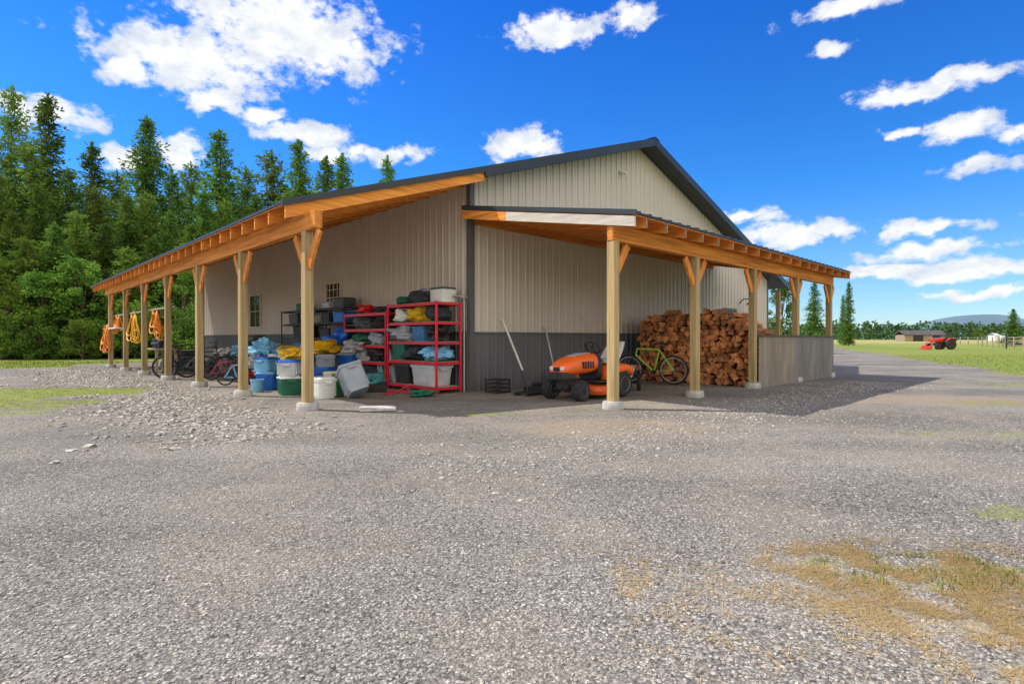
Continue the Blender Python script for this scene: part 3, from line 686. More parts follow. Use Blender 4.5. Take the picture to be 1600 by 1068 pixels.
tote('dark green tote with white lid touching the first post',gz(452,616,0),a0+.5,.44,.38,.32,grn,wht)
tote('pale grey tote on the dark green tote',gz(452,616,.368),a0+.05,.5,.38,.26,lgry,blu)
blob('vinyl_bundle','yellow vinyl bundle on the pale grey tote behind the first post','vinyl',gz(457,613,.677),a0,.5,.42,.2,yel,33,.4,2.4)
tote('white tote on the ground just right of the first post',gz(505,621,0),a0+.7,.42,.36,.34,wht,wht)
carton('yellow_case','cream case standing between the white and green cases','case',gz(522,615,0),a0+.5,.16,.4,.4,cream)
carton('green_case','narrow green case beside the open grey tote','case',gz(535,617,0),a0+.5,.14,.38,.38,M('green_case',(.03,.26,.1),.5))
tote('open grey tote tipped toward the yard right of the green case',gz(560,622,.10),a0+.35,.52,.42,.52,gry,None,tilt=(-.3,.42))
tote('blue tote behind the white tote',gz(508,603,0),a0-.2,.6,.42,.4,blu,blu)
tote('grey lidded tote on top of the blue tote',gz(508,603,.448),a0+.3,.55,.4,.24,gry,gry)
tote('grey tote behind the open grey tote',gz(545,600,0),a0+.1,.6,.45,.44,lgry,gry)
tote('blue tote on the grey tote beside the second red shelf',gz(547,600,.488),a0-.35,.55,.42,.22,blu,lgry)
tote('light grey tote on the ground farther behind the first post',gz(470,596,0),a0,.6,.45,.46,lgry,gry)
blob('inflatable_raft','folded yellow inflatable raft on the stacked totes','raft',gz(508,601,.737),a0-.3,1.05,.6,.3,yel,35,.4,2.1)
blob('inflatable_tube','blue inflatable tube folded over the stacked totes','tube',gz(530,597,.757),a0+.4,.85,.55,.5,blu,36,.5,2.1)
blob('tarp_bundle','grey tarp heaped on the light grey tote behind the first post','tarp',gz(470,596,.508),a0,.8,.6,.4,gry,37,.5,2.2)
blob('blue_cushion','blue cushion leaning by the foot of the second red shelf','cushion',gz(582,600,0),a0,.4,.25,.6,cloth_b,38,.3,3)
blob('grey_sack','light grey sack slumped over the blue tote beside the second shelf','sack',gz(554,601,.757),a0,.65,.5,.3,lgry,60,.5,2.1)
blob('teal_tarp','teal tarp crumpled on the ground before the red shelves','tarp',gz(598,605,0),.4,.7,.5,.3,tea,61,.55,2.0)
blob('purple_bag','purple bag slumped beside the folded teal chairs','bag',gz(634,600,0),.7,.4,.35,.26,pur,62,.35,2.3)
blob('blue_sheet','bright blue sheet bunched between the first and second posts','sheet',gz(436,600,0),.2,.7,.5,.46,blu,63,.5,2.1)
blob('white_sheet','white plastic sheet bunched on the blue heap between the first two posts','sheet',gz(440,598,.40),.2,.6,.45,.36,wht,64,.55,2.1)
blob('yellow_float','yellow float lying on the white sheet between the first two posts','float',gz(446,597,.70),.8,.7,.32,.2,yel,65,.3,2.2)
blob('red_tarp','small red tarp folded on the ground before the corner shelf','tarp',gz(668,608,0),.6,.4,.3,.2,red_m,71,.4,2.3)
bucket('pale blue bucket at the foot of the second left post',gz(402,612,0),.13,.26,lbl)
carton('flat_board_case','flat black case lying before the bottom of the second red shelf','case',gz(585,612,0),.2,.5,.35,.1,blk)
def folded_chair(label,px,py,mat,lean,rz_):
    T=thing('folded_chair',label,'folding chair',gz(px,py,0),rz_); T.rotation_euler=(lean,.12,rz_)
    m=MB(); secs=[]
    for z,w,d in((.1,.16,.1),(.2,.24,.14),(.5,.26,.16),(.8,.22,.13),(.98,.15,.09)):
        secs.append([(p[0]*(1+.12*noise.noise((p[0]*20,p[1]*20,z*6))),p[1],z+.02*math.sin(p[0]*30)) for p in rr(w,d,.04,0,3)])
    m.loft(secs); m.build('fabric',mat,T,smooth=50)
    for sx_ in(-1,1):
        for sy_ in(-1,1): m=MB(); m.tube([(sx_*.09,sy_*.05,0),(sx_*.12,sy_*.055,.55),(sx_*.08,sy_*.03,1.05)],.011,6); m.build('leg',chrome,T)
folded_chair('teal folded camp chair leaning on the middle of the red shelves',604,604,tea,-.38,.9)
folded_chair('grey folded camp chair leaning beside the teal one',622,606,gry,-.45,.75)
carton('pink_case','pink case standing by the foot of the corner red shelf','case',gz(652,606,0),TH+1.2,.3,.14,.4,pnk)
carton('grey_case','pale grey case leaning beside the pink case','case',gz(639,608,0),TH+1.2,.26,.12,.36,lgry)
m=MB()
m.tube([G(598,616,.02),G(668,606,.03)],.014,8); m.tube([G(605,610,.045),G(660,616,.02)],.013,8); m.tube([G(612,618,.02),G(640,600,.4)],.012,8)
tag(m.build('garden_stakes',red_m),'red metal stakes lying on the ground before the red shelves','stakes')
blob('plastic_sheet','crumpled dark green sheet on the ground at the shelf foot','sheet',gz(660,619,0),.3,.5,.3,.12,grn,41,.5,2)
m=MB(); m.loft([rr(.55,.42,.05,0),rr(.53,.4,.05,.035)]); tag(m.build('stone_slab',conc,loc=gz(590,640,.006),rotz=.3),'flat grey stone slab lying on the gravel right of the first post','slab')
def bicycle(label,loc,rz_,fm,rw=.33,wb=1.0,cat='bicycle',lean=0,rimm=dkg):
    T=thing('bicycle',label,cat,loc,rz_); T.rotation_euler=(lean,0,rz_)
    def wheel(x):
        m=MB(); m.tube([(x+rw*.93*math.cos(a),0,rw+rw*.93*math.sin(a)) for a in [2*math.pi*k/28 for k in range(28)]],rw*.07,6,closed=True); o=m.build('wheel',rub,T)
        m=MB(); m.tube([(x+rw*.84*math.cos(a),0,rw+rw*.84*math.sin(a)) for a in [2*math.pi*k/28 for k in range(28)]],rw*.03,5,closed=True)
        for k in range(12):
            a=2*math.pi*k/12; m.tube([(x,.02*(1 if k%2 else -1),rw),(x+rw*.84*math.cos(a),0,rw+rw*.84*math.sin(a))],.0025,4)
        m.tube([(x,-.04,rw),(x,.04,rw)],.02,8); m.build('rim',rimm,o)
    wheel(0); wheel(wb)
    s=rw/.33; bbk=(.43*s,0,.28*s); st=(.3*s,0,.78*s); hd=(.80*s,0,.80*s); hl=(.84*s,0,.66*s)
    m=MB(); r=.02
    for a,b in((bbk,st),(bbk,hl),(st,hd),((0,.05,rw),bbk),((0,-.05,rw),bbk),((0,.05,rw),st),((0,-.05,rw),st),(hd,hl)): m.tube([a,b],r if a[1]==0 else .011,7)
    m.build('frame',fm,T)
    m=MB(); 
    for sd in(-1,1): m.tube([hl,(wb-.04,sd*.05,rw+.2*s),(wb,sd*.05,rw)],.013,6)
    m.build('fork',blk,T)
    m=MB(); m.tube([hd,(.77*s,0,.95*s)],.014,6); m.tube([(.70*s,-.3*s,.98*s),(.77*s,-.1*s,.96*s),(.77*s,.1*s,.96*s),(.70*s,.3*s,.98*s)],.012,6); m.build('handlebar',blk,T)
    m=MB(); m.tube([st,(.27*s,0,.9*s)],.012,6); m.loft([[(x_,y_*w_,z_) for y_,z_ in((-1,.9*s),(1,.9*s),(.8,.94*s),(-.8,.94*s))] for x_,w_ in((.13*s,.07),(.2*s,.075),(.3*s,.04),(.41*s,.018))]); m.build('saddle',blk,T)
    m=MB(); m.tube([(bbk[0],-.06,bbk[2]),(bbk[0],.06,bbk[2])],.05*s,12); m.bar((bbk[0],.07,bbk[2]),(bbk[0]+.12*s,.07,bbk[2]-.11*s),.012,.02); m.bar((bbk[0],-.07,bbk[2]),(bbk[0]-.12*s,-.07,bbk[2]+.11*s),.012,.02)
    m.box((bbk[0]+.12*s,.12,bbk[2]-.11*s),(.08,.08,.02)); m.box((bbk[0]-.12*s,-.12,bbk[2]+.11*s),(.08,.08,.02)); m.build('crank',blk,T)
    return T
bicycle('dark bicycle standing between the third and fourth left posts',G(258,592),.25,blk,.32,.98,lean=.08)
bicycle('dark grey bicycle leaning at the third left post',G(292,590),.5,dkg,.3,.92,lean=.1)
bicycle('small pink child bicycle between the second and third posts',G(330,594),.35,pnk,.2,.6,lean=.05)
bicycle('small blue child bicycle behind the second left post',G(352,602),.1,lbl,.2,.6,lean=.05)
bicycle('grey bicycle behind the child bicycles by the side wall',G(300,580),.1,dkg,.33,1.0,lean=.06)
tote('grey tote by the side wall behind the child bicycles',gz(350,580,0),a0,.7,.5,.45,gry,dkg)
blob('white_sack','white sack on the grey tote by the side wall','sack',gz(350,580,.497),a0,.6,.45,.3,wht,45,.4,2.3)
tote('dark tote beside the white sack tote',gz(376,584,0),a0,.6,.5,.5,dkg,blk)
blob('blue_sack','pale blue sack on the dark tote behind the second left post','sack',gz(376,584,.547),a0,.5,.45,.35,lbl,46,.4,2.3)
blob('red_bag','red soft bag on the ground behind the second left post','bag',gz(388,598,0),a0,.5,.4,.3,red_m,47,.35,2.4)
blob('white_bag','pale bag on the ground right of the second left post','bag',gz(398,592,0),a0,.5,.45,.6,lgry,48,.35,2.6)
tote('dark lidded tote on the ground between the third and fourth left posts',gz(318,583,0),a0+.2,.6,.45,.4,dkg,gry)
blob('dark_cover','dark cover bunched on the ground behind the parked bicycles','cover',gz(282,578,0),.4,.9,.6,.6,cloth_k,70,.4,2.3)
T=thing('barbecue_grill','black barbecue grill by the side wall behind the wire shelves','grill',W(-1.0,9.2),TH+1.57)
m=MB(); m.loft([ryz(-.35,.42,.72,.95,.1),ryz(.35,.42,.72,.95,.1)]); m.build('firebox',blk,T,.01)
m=MB(); m.loft([ryz(-.36,.44,.955,1.2,.16),ryz(.36,.44,.955,1.2,.16)]); m.build('lid',dkg,T,.01)
for sx in(-1,1):
    for sy in(-1,1): m=MB(); m.bar((sx*.32,sy*.17,0),(sx*.32,sy*.17,.74),.035,.035); m.build('leg',blk,T)
for s in(-1,1): m=MB(); m.box((s*.53,0,.93),(.32,.4,.03)); m.build('side_table',blk,T)
T=thing('work_bench','low dark bench under the lean-to between the fourth and fifth posts','bench',G(250,583),TH+1.57)
m=MB(); m.box((0,0,.76),(1.7,.6,.05)); m.build('top',tail_m,T,.005)
for sx in(-1,1):
    for sy in(-1,1): m=MB(); m.box((sx*.78,sy*.25,.367),(.07,.07,.733)); m.build('leg',tail_m,T)
blob('bench_bundle','dark bundle lying on the low bench','bundle',G(250,583)+Vector((0,0,.786)),TH+1.57,.9,.4,.28,cloth_k,50,.3,2.5)
ZP=1.93
A=W(UP+.1,PL[3]-.15,ZP); Bp=W(UP+.1,PL[6]+.3,ZP)
m=MB(); m.tube([A,Bp],.022,8); tag(m.build('hanging_rail',chrome),'thin pale pipe rail fixed along the left posts holding the coils','rail')
def coil(label,px,w,h,mat,loops=9,onrail=True,loc=None,seed=0):
    d=(Bp-A).normalized(); n=Vector((-d.y,d.x,0)); pts=[]
    if onrail:
        best=min((abs(800+F*(q.x/q.y)-px),q) for q in [A.lerp(Bp,k/200) for k in range(201)]); c=best[1]; base=(c.x,c.y,ZP-h)
    else: base=loc
    T=thing('rope_bundle',label,'rope',base,0); rs=random.Random(seed)
    jw=1;jh=1;ox=0;on_=0
    for k in range(loops*18):
        a=2*math.pi*k/18
        if k%18==0: jw=rs.uniform(.7,1.2); jh=rs.uniform(.6,1.03); ox=rs.uniform(-.12,.12)*w; on_=rs.uniform(-.12,.12)
        cz=math.cos(a); wid=.35+.65*((1-cz)/2)**.6
        x=math.sin(a)*w/2*jw*wid*1.25+ox*(1-cz)/2; z=h-(h*(1-cz)/2)*jh
        p=d*x+n*(on_*(1-cz)*.6+.02*math.sin(3*a))
        pts.append((p.x,p.y,max(z+.02,0)))
    m=MB(); m.tube(pts,.017,6); m.build('loops',mat,T)
    m=MB(); m.tube([tuple(d*(.09*math.sin(a))+n*(.06*math.cos(a)))[:2]+(h*.86+.03*math.cos(a*3),) for a in [2*math.pi*k/12 for k in range(12)]],.022,6,closed=True); m.build('tie',mat,T)
coil('orange rope bundle hanging on the rail beside the fourth left post',243,.75,.9,orh,9,seed=1)
coil('yellow orange rope bundle hanging at the fifth left post',209,.8,1.0,yeh,10,seed=2)
coil('orange rope bundle hanging near the sixth left post',185,.7,.7,orh,8,seed=3)
coil('short orange rope bundle hanging near the last left post',172,.6,.6,orh,8,seed=4)
lo=W(UP-.16,PL[6]-.1,.55); coil('long orange rope bundle hung on the outside of the last left post',0,.7,1.0,orh,9,False,tuple(lo),5)
m=MB(); m.box((0,0,0),(1.5,.3,.04)); tag(m.build('white_board',wht,loc=W(UP-.02,PL[5]+1.6,1.45),rotz=TH+1.57,bevel=.005),'white board fixed between the last two left posts','board')
T=thing('rope_hoist','rope and pulley hoist hanging from the left lean-to rafters','hoist',W(-2.2,2.6,0),TH)
m=MB(); m.tube([(0,0,rz(-2.2)-.265),(0,0,2.35)],.012,6); m.tube([(.06,0,2.35),(.06,0,2.0),(.02,.02,1.75)],.012,6); m.build('rope',blk,T)
m=MB(); m.lathe([(.001,-.03),(.07,-.03),(.055,0),(.07,.03),(.001,.03)],(0,0,2.3),'y',18); m.build('pulley',dkg,T)
m=MB(); m.tube([(.02,.02,1.75),(.02,.02,1.68),(.05,.02,1.64),(.08,.02,1.67)],.014,6); m.build('hook',chrome,T)
# ------------------------------------------------------------ ride-on mower
def wheel(T,x,y,r,w,rimm,name='wheel'):
    m=MB(); m.lathe([(r*.55,-w/2),(r*.9,-w/2),(r,-w*.32),(r*1.0,w*.32),(r*.9,w/2),(r*.55,w/2)],(x,y,r),'y',28)
    for k in range(18):
        a=2*math.pi*k/18; m.box((x+r*1.0*math.cos(a),y+(w*.2 if k%2 else -w*.2),r+r*1.0*math.sin(a)),(.03,w*.36,.03),(0,-a,0))
    o=m.build('wheel',rub,T)
    m=MB(); m.lathe([(.001,-w*.3),(r*.2,-w*.36),(r*.25,-w*.3),(r*.48,-w*.3),(r*.57,-w*.52),(r*.57,w*.52),(r*.48,w*.3),(r*.25,w*.3),(r*.2,w*.36),(.001,w*.3)],(x,y,r),'y',22); m.build('rim',rimm,o)
MT=thing('riding_mower','orange ride-on lawn mower with grey seat parked behind the first right post','lawn mower',W(1.45,-2.3),TH+math.pi); MT.scale=(.94,.94,.94)
for s in(-1,1): wheel(MT,0,s*.38,.26,.24,lgry); wheel(MT,1.24,s*.37,.19,.17,lgry)
def zs(x,w,z0,z1,r): return ryz(x,w,z0,z1,r,4)
m=MB(); m.loft([zs(.55,.50,.52,.87,.14),zs(.75,.52,.49,.87,.15),zs(1.05,.51,.48,.83,.15),zs(1.28,.47,.47,.775,.14),zs(1.42,.42,.47,.71,.12),zs(1.49,.34,.5,.65,.07)]); m.build('hood',org,MT,smooth=50)
m=MB(); m.loft([zs(.60,.2,.862,.884,.01),zs(.8,.22,.86,.882,.01),zs(1.08,.2,.815,.838,.01)]); m.build('hood_panel',gry,MT,.004)
m=MB(); m.loft([zs(1.38,.46,.36,.54,.06),zs(1.48,.40,.38,.54,.05),zs(1.52,.34,.40,.52,.04)]); m.build('bumper',blk,MT,smooth=50)
m=MB(); m.loft([zs(1.47,.16,.54,.63,.02),zs(1.502,.15,.55,.62,.02)]); m.build('grille',blk,MT)
for s in(-1,1):
    m=MB(); m.loft([[(xx,s*(.12+a),.60+b) for a,b in((-.03,-.03),(.05,-.025),(.055,.035),(-.03,.04))] for xx in(1.41,1.497)]); m.build('headlight',lens,MT,.006)
    m=MB()
    for k in range(5): m.box((.72+.075*k,s*.261,.66),(.045,.012,.13),(0,.25,0))
    m.build('side_vent',blk,MT)
m=MB(); m.loft([zs(.42,.5,.36,.80,.1),zs(.56,.5,.36,.88,.12)]); m.build('dashboard',blk,MT,smooth=50)
m=MB(); m.loft([zs(-.42,.5,.42,.56,.06),zs(-.36,.92,.40,.62,.09),zs(-.1,.98,.5,.66,.07),zs(.2,.96,.46,.64,.07),zs(.36,.9,.36,.5,.05)]); m.build('fender',org,MT,smooth=50)
m=MB(); m.box((.42,0,.33),(.62,.84,.035)); m.box((.5,0,.27),(1.7,.3,.1)); m.build('footrest',blk,MT,.012)
m=MB(); m.loft([rr(.66,.98,.2,.09),rr(.72,1.04,.22,.16),rr(.66,.96,.2,.24),rr(.4,.6,.15,.27)]); 
m.v=[(a+.55,b,c) for a,b,c in m.v]; m.build('mower_deck',M('deck_orange',(.62,.10,.018),.5),MT,smooth=50)
SV=M('seat_vinyl',(.4,.4,.41),.4)
m=MB(); m.loft([zs(-.16,.44,.66,.76,.05),zs(.1,.48,.66,.77,.05),zs(.3,.44,.665,.755,.045)]); m.build('seat',SV,MT,smooth=60)
m=MB(); m.loft([[(-.16+p[1]*.25-.28*zz,p[0],.74+.36*zz) for p in rr(.46*(1-.25*zz**2),.36,.05,0,4)] for zz in(0,.5,.85,1)]); m.build('seat_back',M('seat_back_vinyl',(.58,.58,.59),.4),MT,smooth=60)
m=MB(); m.tube([(.52,0,.84),(.4,0,.97)],.022,8)
ring=[(.4+.10*math.cos(a)*1.1,.17*math.sin(a),.98+.11*math.cos(a)) for a in [2*math.pi*k/24 for k in range(24)]]
m.tube(ring,.016,6,closed=True)
for k in(2,12,20): m.tube([(.4,0,.97),ring[k]],.012,6)
m.build('steering_wheel',blk,MT)
m=MB(); m.tube([(1.24,-.35,.19),(1.24,.35,.19)],.025,8); m.box((1.24,0,.26),(.12,.26,.14)); m.build('front_axle',blk,MT)
def bar_tool(name,label,cat,base,top,pole_m,head_m,hw,hh,rail=.016):
    T=thing(name,label,cat,base,TH); tp=Matrix.Rotation(-TH,3,'Z')@(Vector(top)-Vector(base))
    m=MB(); m.tube([tp*.28,tp],rail,8); m.tube([tp*.985+Vector((-.07,0,0)),tp*.985+Vector((.07,0,0))],.014,6); m.build('handle',pole_m,T)
    m=MB(); d=tp*.3; secs=[]
    for f_,wf in((0,1),(.5,1),(.8,.8),(1,.25)):
        p=d*f_; secs.append([(p.x-hw/2*wf,p.y-.03*(1-f_)-.008,p.z+.0),(p.x,p.y+.02,p.z),(p.x+hw/2*wf,p.y-.03*(1-f_)-.008,p.z),(p.x,p.y+.035,p.z)])
    m.loft(secs); m.build('blade',head_m,T)
bar_tool('snow_shovel','long white handled snow shovel leaning on the grey wainscot','shovel',W(1.0,-.75,.01),W(.85,-.05,1.5),wht,dkg,.3,.3,.022)
bar_tool('snow_shovel','pale handled tool leaning on the wall behind the orange mower','shovel',W(2.25,-.4,.01),W(2.2,-.05,1.38),lgry,dkg,.3,.3)
T=thing('milk_crate','black open crate on the gravel beside the building corner','crate',W(.3,-.5),TH+.1); m=MB()
for z in(.02,.1,.18,.26): 
    for s in(-1,1): m.box((s*.17,0,z),(.015,.34,.03)); m.box((0,s*.17,z),(.325,.015,.03))
for sx in(-1,1):
    for sy in(-1,1): m.box((sx*.168,sy*.168,.14),(.03,.03,.28))
m.box((0,0,.012),(.32,.32,.015)); m.build('body',blk,T)
T=thing('loading_ramp','black ramp lying flat on the gravel in front of the snow shovel','ramp',W(.75,-1.2),TH+.15); m=MB()
for s in(-1,1): m.bar((-.6,s*.14,.03),(.6,s*.14,.03),.04,.06)
for k in range(9): m.box((-.5+.125*k,0,.035),(.04,.25,.03))
m.build('body',blk,T)
m=MB(); m.box((0,0,.05),(.5,.24,.1)); m.box((.05,0,.13),(.3,.2,.06)); tag(m.build('jump_pack',blk,loc=W(1.2,-.7),rotz=TH,bevel=.02),'low black case on the gravel between shovel and mower','case')
T=thing('yard_cart','grey tub cart behind the rear wheel of the orange mower','cart',W(2.65,-1.9),TH+.6)
m=MB(); m.loft([rr(.5,.36,.06,.28),rr(.68,.5,.08,.5),rr(.71,.53,.08,.51),rr(.65,.47,.07,.5),rr(.46,.32,.05,.3)]); m.build('tub',lgry,T)
for s in(-1,1): wheel(T,-.1,s*.32,.17,.08,dkg)
m=MB(); m.tube([(.25,0,.26),(.7,0,.12),(.85,0,.1)],.02,8); m.tube([(-.1,-.32,.17),(-.1,.32,.17)],.018,8); m.box((0,0,.25),(.42,.26,.05)); m.tube([(.25,0,.26),(.25,0,0)],.018,8); m.build('drawbar',blk,T)
bk_=bicycle('black bicycle with lime frame tubes leaning in front of the firewood',W(4.55,-2.0),TH+math.pi/2+.30,lime,.35,1.06,lean=-.10,rimm=chrome)
T=thing('plastic_jug','white plastic jug with blue cap on the ground before the firewood','jug',G(1157,599),0)
m=MB(); m.lathe([(.11,0),(.12,.03),(.12,.24),(.09,.32),(.04,.36),(.035,.4)],n=20); m.build('body',wht,T)
m=MB(); m.lathe([(.042,.4),(.042,.44),(.02,.445)],n=16); m.build('cap',blu,T)
m=MB(); m.tube([(.1,0,.14),(.16,0,.18),(.16,0,.28),(.06,0,.34)],.016,8); m.build('handle',wht,T)
# ------------------------------------------------------------ trees
def leafquads(C,D,L,Wd):
    C=np.asarray(C);D=np.asarray(D); n=len(C); rnd=rng.normal(size=(n,3)); S_=np.cross(D,rnd); S_/=np.linalg.norm(S_,axis=1,keepdims=True)+1e-9
    L=np.asarray(L)[:,None]; Wd=np.asarray(Wd)[:,None]
    return np.stack([C,C+D*L*.5+S_*Wd,C+D*L,C+D*L*.5-S_*Wd],1).reshape(-1,3)
def conifer(h,r,seed,dens=1.0,bare=.06,sparse=.0,fol=fol_con,name='conifer',pw=.62):
    rs=np.random.default_rng(seed); T=thing(name,'x','tree')
    m=MB(); tr=[(.15*math.sin(k*.9+seed)*k/9,.15*math.cos(k*.7+seed)*k/9,h*k/9) for k in range(10)]; m.tube(tr,[max(.012*h*(1-k/9.2),.02) for k in range(10)],8)
    C=[];D=[];L=[]
    z=h*bare
    while z<h*.985:
        f=z/h; rl=r*(1-f)**pw*(.6+.4*min(1,f/.18))+.1
        nb=int(7+2*rs.random()); lay=rs.uniform(.7,1.18)
        for b in range(nb):
            if rs.random()<sparse: continue
            a=rs.uniform(0,6.28); ln=rl*rs.uniform(.6,1.2)*lay; up=.4*f-.12+rs.uniform(-.12,.12)
            d=np.array([math.cos(a),math.sin(a),up]); 
            if ln>.8 and rs.random()<.5: m.tube([(0,0,z),tuple(d*ln*.9+np.array([0,0,z-.12*ln*ln*.2]))],[.035,.008],4)
            ns=max(2,int(ln/.27*dens))
            for k in range(ns):
                s_=(k+rs.random())/ns; c=d*ln*s_+np.array([0,0,z-.06*ln*s_*s_*2])
                for q in range(5):
                    dd=d*rs.uniform(.2,.9)+rs.normal(size=3)*.5+np.array([0,0,-.15]); dd/=np.linalg.norm(dd)
                    C.append(c+rs.normal(size=3)*.12); D.append(dd); L.append(rs.uniform(.3,.62)*(.65+.35*(1-f)))
        z+=rs.uniform(.28,.46)*(.65+.35*(1-f))*h/19
    for q in range(40):
        C.append(np.array([0,0,h*rs.uniform(.93,1.0)])); dd=np.array([rs.normal()*.4,rs.normal()*.4,.8]); D.append(dd/np.linalg.norm(dd)); L.append(.35)
    m.build('trunk',bark,T)
    L=np.array(L); np_mesh('crown',leafquads(C,D,L,L*.2),4,fol,T)
    return T
def broadleaf(h,r,seed,n=70,leaf=.22,fol=fol_dec,name='broadleaf_tree',low=.2):
    rs=np.random.default_rng(seed); T=thing(name,'x','tree'); m=MB()
    m.tube([(0,0,0),(.1,0,h*.3),(0,.1,h*.7)],[.02*h,.014*h,.005*h],8); C=[];D=[];L=[]
    for i in range(n):
        a=rs.uniform(0,6.28); zz=rs.uniform(low,1); rad=r*math.sqrt(max(0,1-((zz-.45)/.6)**2))*rs.uniform(.3,1)
        c=np.array([math.cos(a)*rad,math.sin(a)*rad,zz*h]); 
        if i%4==0: m.tube([(0,0,zz*h*.55),tuple(c)],[.05,.012],5)
        cr=rs.uniform(.35,.8)*r*.35+.12; k=75
        v=rs.normal(size=(k,3)); v/=np.linalg.norm(v,axis=1,keepdims=True); v*=cr*rs.random((k,1))**.4; v[:,2]*=.75
        C+=list(c+v); dd=rs.normal(size=(k,3)); dd/=np.linalg.norm(dd,axis=1,keepdims=True); D+=list(dd); L+=list(rs.uniform(.6,1.4,k)*leaf)
    m.build('trunk',bark,T); L=np.array(L); np_mesh('crown',leafquads(C,D,L,L*.38),4,fol,T); return T
fol_pine=foliage('pine_needles',(.055,.14,.03),(.30,.44,.07),.35)
con=[conifer(19,3.3,1),conifer(19,2.6,2,1,.05,.06),conifer(19,4.2,3,1.0,pw=.8),conifer(19,2.1,4,1.1,.05,.1),conifer(19,3.6,5,.9,.2,.12,fol_pine,'conifer',.5)]
brd=[broadleaf(9,2.9,11),broadleaf(9,2.4,12,60)]
shr=[broadleaf(4,2.0,13,38,.17,fol_dec,'shrub',.08),broadleaf(4,2.4,14,42,.17,fol_con,'shrub',.08)]
first={}
def plant(proto,px,Y,hh,base_h,label,group=None,w=1.0):
    s=hh/base_h; loc=at(px,Y,-.03); rot=random.uniform(0,6.28)
    if proto.name not in first:
        first[proto.name]=1; proto.location=loc; proto.rotation_euler=(0,0,rot); proto.scale=(s*w,s*w,s); proto['label']=label
        if group: proto['group']=group
        return
    dup(proto,loc,rot,label,group,(s*w,s*w,s))
GT='conifers at the forest edge'
sky_trees=[(22,138,38,4,'tall conifer at the far left edge, its narrow top high above the forest',.75),(75,148,42,1,'tall narrow conifer second from the left edge of the forest',1.0),(145,225,46,1,'conifer of middling height left of the broad dark conifer',1.1),(232,184,40,2,'broadest tall dark conifer in the middle of the forest edge',1.15),(345,206,46,0,'tall conifer standing just left of the lean-to roof, right of the broad one',1.15),(425,236,52,4,'conifer with its rounded top above the left end of the fascia',1.1),(468,221,50,0,'tall dark conifer rising above the left roof edge',1.1),(510,246,58,3,'slim conifer top, left of a close pair behind the roof',1.25),(535,242,60,3,'slim conifer top, right of a close pair behind the roof',1.25),(606,246,64,1,'lone dark conifer tip farthest right behind the roof',.9)]
for px,ty,Y,k,lb,w in sky_trees: plant(con[k],px,Y,1.1+(528-ty)*Y/F,19,lb,GT,w)
fill=[(-60,200,40,0),(-25,215,36,2),(50,225,37,4),(108,265,37,2),(185,268,42,4),(270,268,44,1),(300,256,50,4),(320,300,42,0),(385,262,50,4),(200,305,36,2),(150,290,38,4),(60,290,34,1),(445,290,52,2),(265,330,37,0),(400,305,48,1),(-5,265,34,4),(490,296,56,4),(565,316,60,2),(20,330,32,2),(120,330,33,4),(300,350,36,2),(228,300,37,4),(350,310,42,4),(85,350,31.5,0),(165,350,33,2),(40,370,30.5,4),(240,370,34,1),(330,380,35,4),(-20,350,31,2),(200,385,32,4)]
for px,ty,Y,k in fill: plant(con[k],px,Y,1.1+(528-ty)*Y/F,19,'lower conifer filling the forest between the tall skyline trees','lower conifers filling the forest',1.15 if ty<340 else 1.6)
for i,(px,ty,Y,k) in enumerate([(10,400,29.5,0),(65,425,29.5,1),(130,405,30.5,1),(285,420,33,1)]):
    plant(brd[k],px,Y,1.1+(528-ty)*Y/F,9,'bushy leafy tree along the front of the forest','broadleaf trees along the forest front',1.1)
for i in range(20):
    plant(shr[i%2],-40+i*21,28+random.uniform(0,2.5)+ (1.5 if i>8 else 0),random.uniform(1.4,3.2),4,'low leafy shrub at the foot of the forest edge','shrubs at the foot of the forest',1.1)
plant(brd[1],1222,40,5.2,9,'light green leafy tree behind the far end of the building',None,.8)
plant(con[1],1272,75,8.6,19,'conifer seen through the far bay of the gable lean-to',None,1.3)
plant(con[3],1326,80,9.2,19,'tall thin conifer just right of the gable lean-to roof',None,1.0)
plant(con[3],1317,86,7.8,19,'thin pale conifer just left of the tallest thin one',None,.9)
plant(con[2],1583,72,4.9,19,'dark bushy conifer at the right edge beyond the fence',None,1.6)
plant(brd[0],1528,140,3.4,9,'small round tree far off beside the white sheds',None,1.3)
Cq=[];Dq=[];Lq=[]
for i in range(620):
    Y=random.uniform(330,420); px=random.uniform(980,1950); b=at(px,Y); hh=random.uniform(7,11.5)
    k=34; f=rng.random(k); a=rng.uniform(0,6.28,k); rd=(1-f)**.8*random.uniform(1.6,2.8)
    Cq+=list(np.stack([b.x+np.cos(a)*rd,b.y+np.sin(a)*rd,f*hh],1)); d=rng.normal(size=(k,3)); d[:,2]+=.3; Dq+=list(d/np.linalg.norm(d,axis=1,keepdims=True)); Lq+=list(rng.uniform(1.2,2.4,k))
Lq=np.array(Lq); tag(np_mesh('distant_forest',leafquads(Cq,Dq,Lq,Lq*.4),4,fol_far),'dark band of forest along the far horizon at right','forest',kind='stuff')
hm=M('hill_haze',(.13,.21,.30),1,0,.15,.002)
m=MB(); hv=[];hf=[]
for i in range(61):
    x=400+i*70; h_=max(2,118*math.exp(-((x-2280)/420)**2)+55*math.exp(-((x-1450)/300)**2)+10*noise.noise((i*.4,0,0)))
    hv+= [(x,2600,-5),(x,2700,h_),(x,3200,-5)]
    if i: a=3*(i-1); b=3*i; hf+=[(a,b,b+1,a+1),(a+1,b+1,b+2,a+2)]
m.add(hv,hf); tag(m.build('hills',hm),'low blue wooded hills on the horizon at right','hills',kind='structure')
T=thing('barn','long low weathered barn with dark roof far across the field','barn',at(1437,185),-.15)
m=MB(); m.box((0,0,1.1),(12,6,2.2)); m.build('wall',tail_m,T)
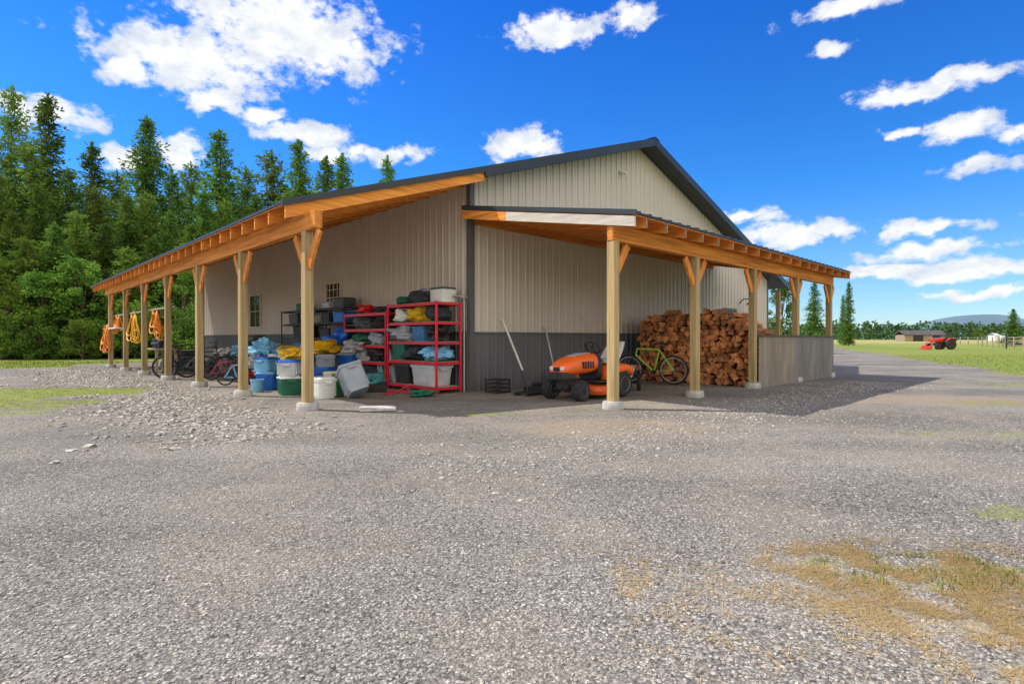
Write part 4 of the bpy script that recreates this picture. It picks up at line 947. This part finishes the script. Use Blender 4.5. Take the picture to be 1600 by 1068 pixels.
m=MB(); m.prism([(-3.4,2.0),(0,3.4),(3.4,2.0),(3.4,2.2),(0,3.65),(-3.4,2.2)],'u',-6.4,6.4); m.build('roof',M('barn_roof',(.09,.085,.08),.8,0,.3,1),T)
for x_,w_ in((-2,3),(3.5,2.4)): m=MB(); m.box((x_,-3.02,1.0),(w_,.06,2.0)); m.build('door',blk,T)
for px,w,lb in((1553,4,'small white shed far across the field, left of a pair'),(1571,3,'small white shed far across the field, right of a pair')):
    T=thing('shed',lb,'shed',at(px,230),.1); m=MB(); m.box((0,0,1.1),(w*.55,3,2.2)); m.build('wall',wht,T); m=MB(); m.prism([(-1.8,2.1),(0,3.0),(1.8,2.1),(1.8,2.2),(0,3.15),(-1.8,2.2)],'u',-w*.3,w*.3); m.build('roof',lgry,T)
T=thing('wire_fence','wooden post and wire fence across the field at right','fence',(0,0,0))
FP=[(46+21*i/7,50+30*i/7) for i in range(8)]+[(67+6*i,80+9*i) for i in range(1,10)]
for x,y in FP: m=MB(); m.tube([(x,y,-.1),(x,y,1.25)],.08,6); m.build('post',tail_m,T)
m=MB()
for z in(.45,.8,1.15): m.tube([(x,y,z) for x,y in FP],.02,4)
m.build('wire',chrome,T)
T=thing('fence_gate','dark barred farm gate at the right edge of the field','gate',at(1588,58),.3)
for s in(-1,1): m=MB(); m.tube([(s*1.5,0,0),(s*1.5,0,1.5)],.07,6); m.build('gate_post',blk,T)
m=MB()
for z in(.3,.6,.9,1.2): m.tube([(-1.45,0,z),(1.45,0,z)],.03,6)
m.tube([(-1.45,0,.3),(1.45,0,1.2)],.03,6); m.build('bars',tail_m,T)
T=thing('tractor','small red tractor with front loader standing on the green field','tractor',at(1478,54),math.pi+.12)
tr=M('tractor_red',(.55,.03,.02),.35)
for s in(-1,1): wheel(T,0,s*.55,.5,.3,red_m); wheel(T,1.35,s*.5,.3,.2,red_m)
m=MB(); m.loft([zs(.5,.46,.68,1.12,.1),zs(1.2,.44,.66,1.06,.1),zs(1.62,.40,.66,.98,.1)]); m.build('hood',tr,T)
for s in(-1,1): m=MB(); m.loft([[(x_,s*.55+p[0],z_+p[1]) for p in rr(.3,.06,.02,0,2)] for x_,z_ in((-.55,.85),(-.3,1.05),(.1,1.1),(.42,.9))]); m.build('fender',tr,T)
m=MB(); m.box((-.1,0,1.05),(.4,.42,.12)); m.box((-.3,0,1.28),(.1,.42,.4),(0,-.15,0)); m.build('seat',blk,T,.02)
m=MB(); m.tube([(.4,0,1.05),(.28,0,1.3)],.025); m.tube([(.28+.07*math.cos(a),.17*math.sin(a),1.3+.08*math.cos(a)) for a in [2*math.pi*k/16 for k in range(16)]],.018,6,closed=True); m.build('steering_wheel',blk,T)
m=MB(); m.tube([(-.45,-.5,.8),(-.5,-.5,1.6),(-.5,.5,1.6),(-.45,.5,.8)],.035,8); m.build('roll_bar',blk,T)
for s in(-1,1): m=MB(); m.tube([(.6,s*.42,1.0),(1.6,s*.42,.85),(2.1,s*.42,.25)],.045,6); m.build('loader_arm',tr,T)
m=MB(); m.prism([(2.05,.05),(2.5,.03),(2.5,.07),(2.13,.12),(2.1,.36),(2.03,.36)],'v',-.55,.55); m.build('bucket',tr,T)
m=MB(); m.box((.6,0,.52),(1.9,.26,.22)); m.build('chassis',blk,T)
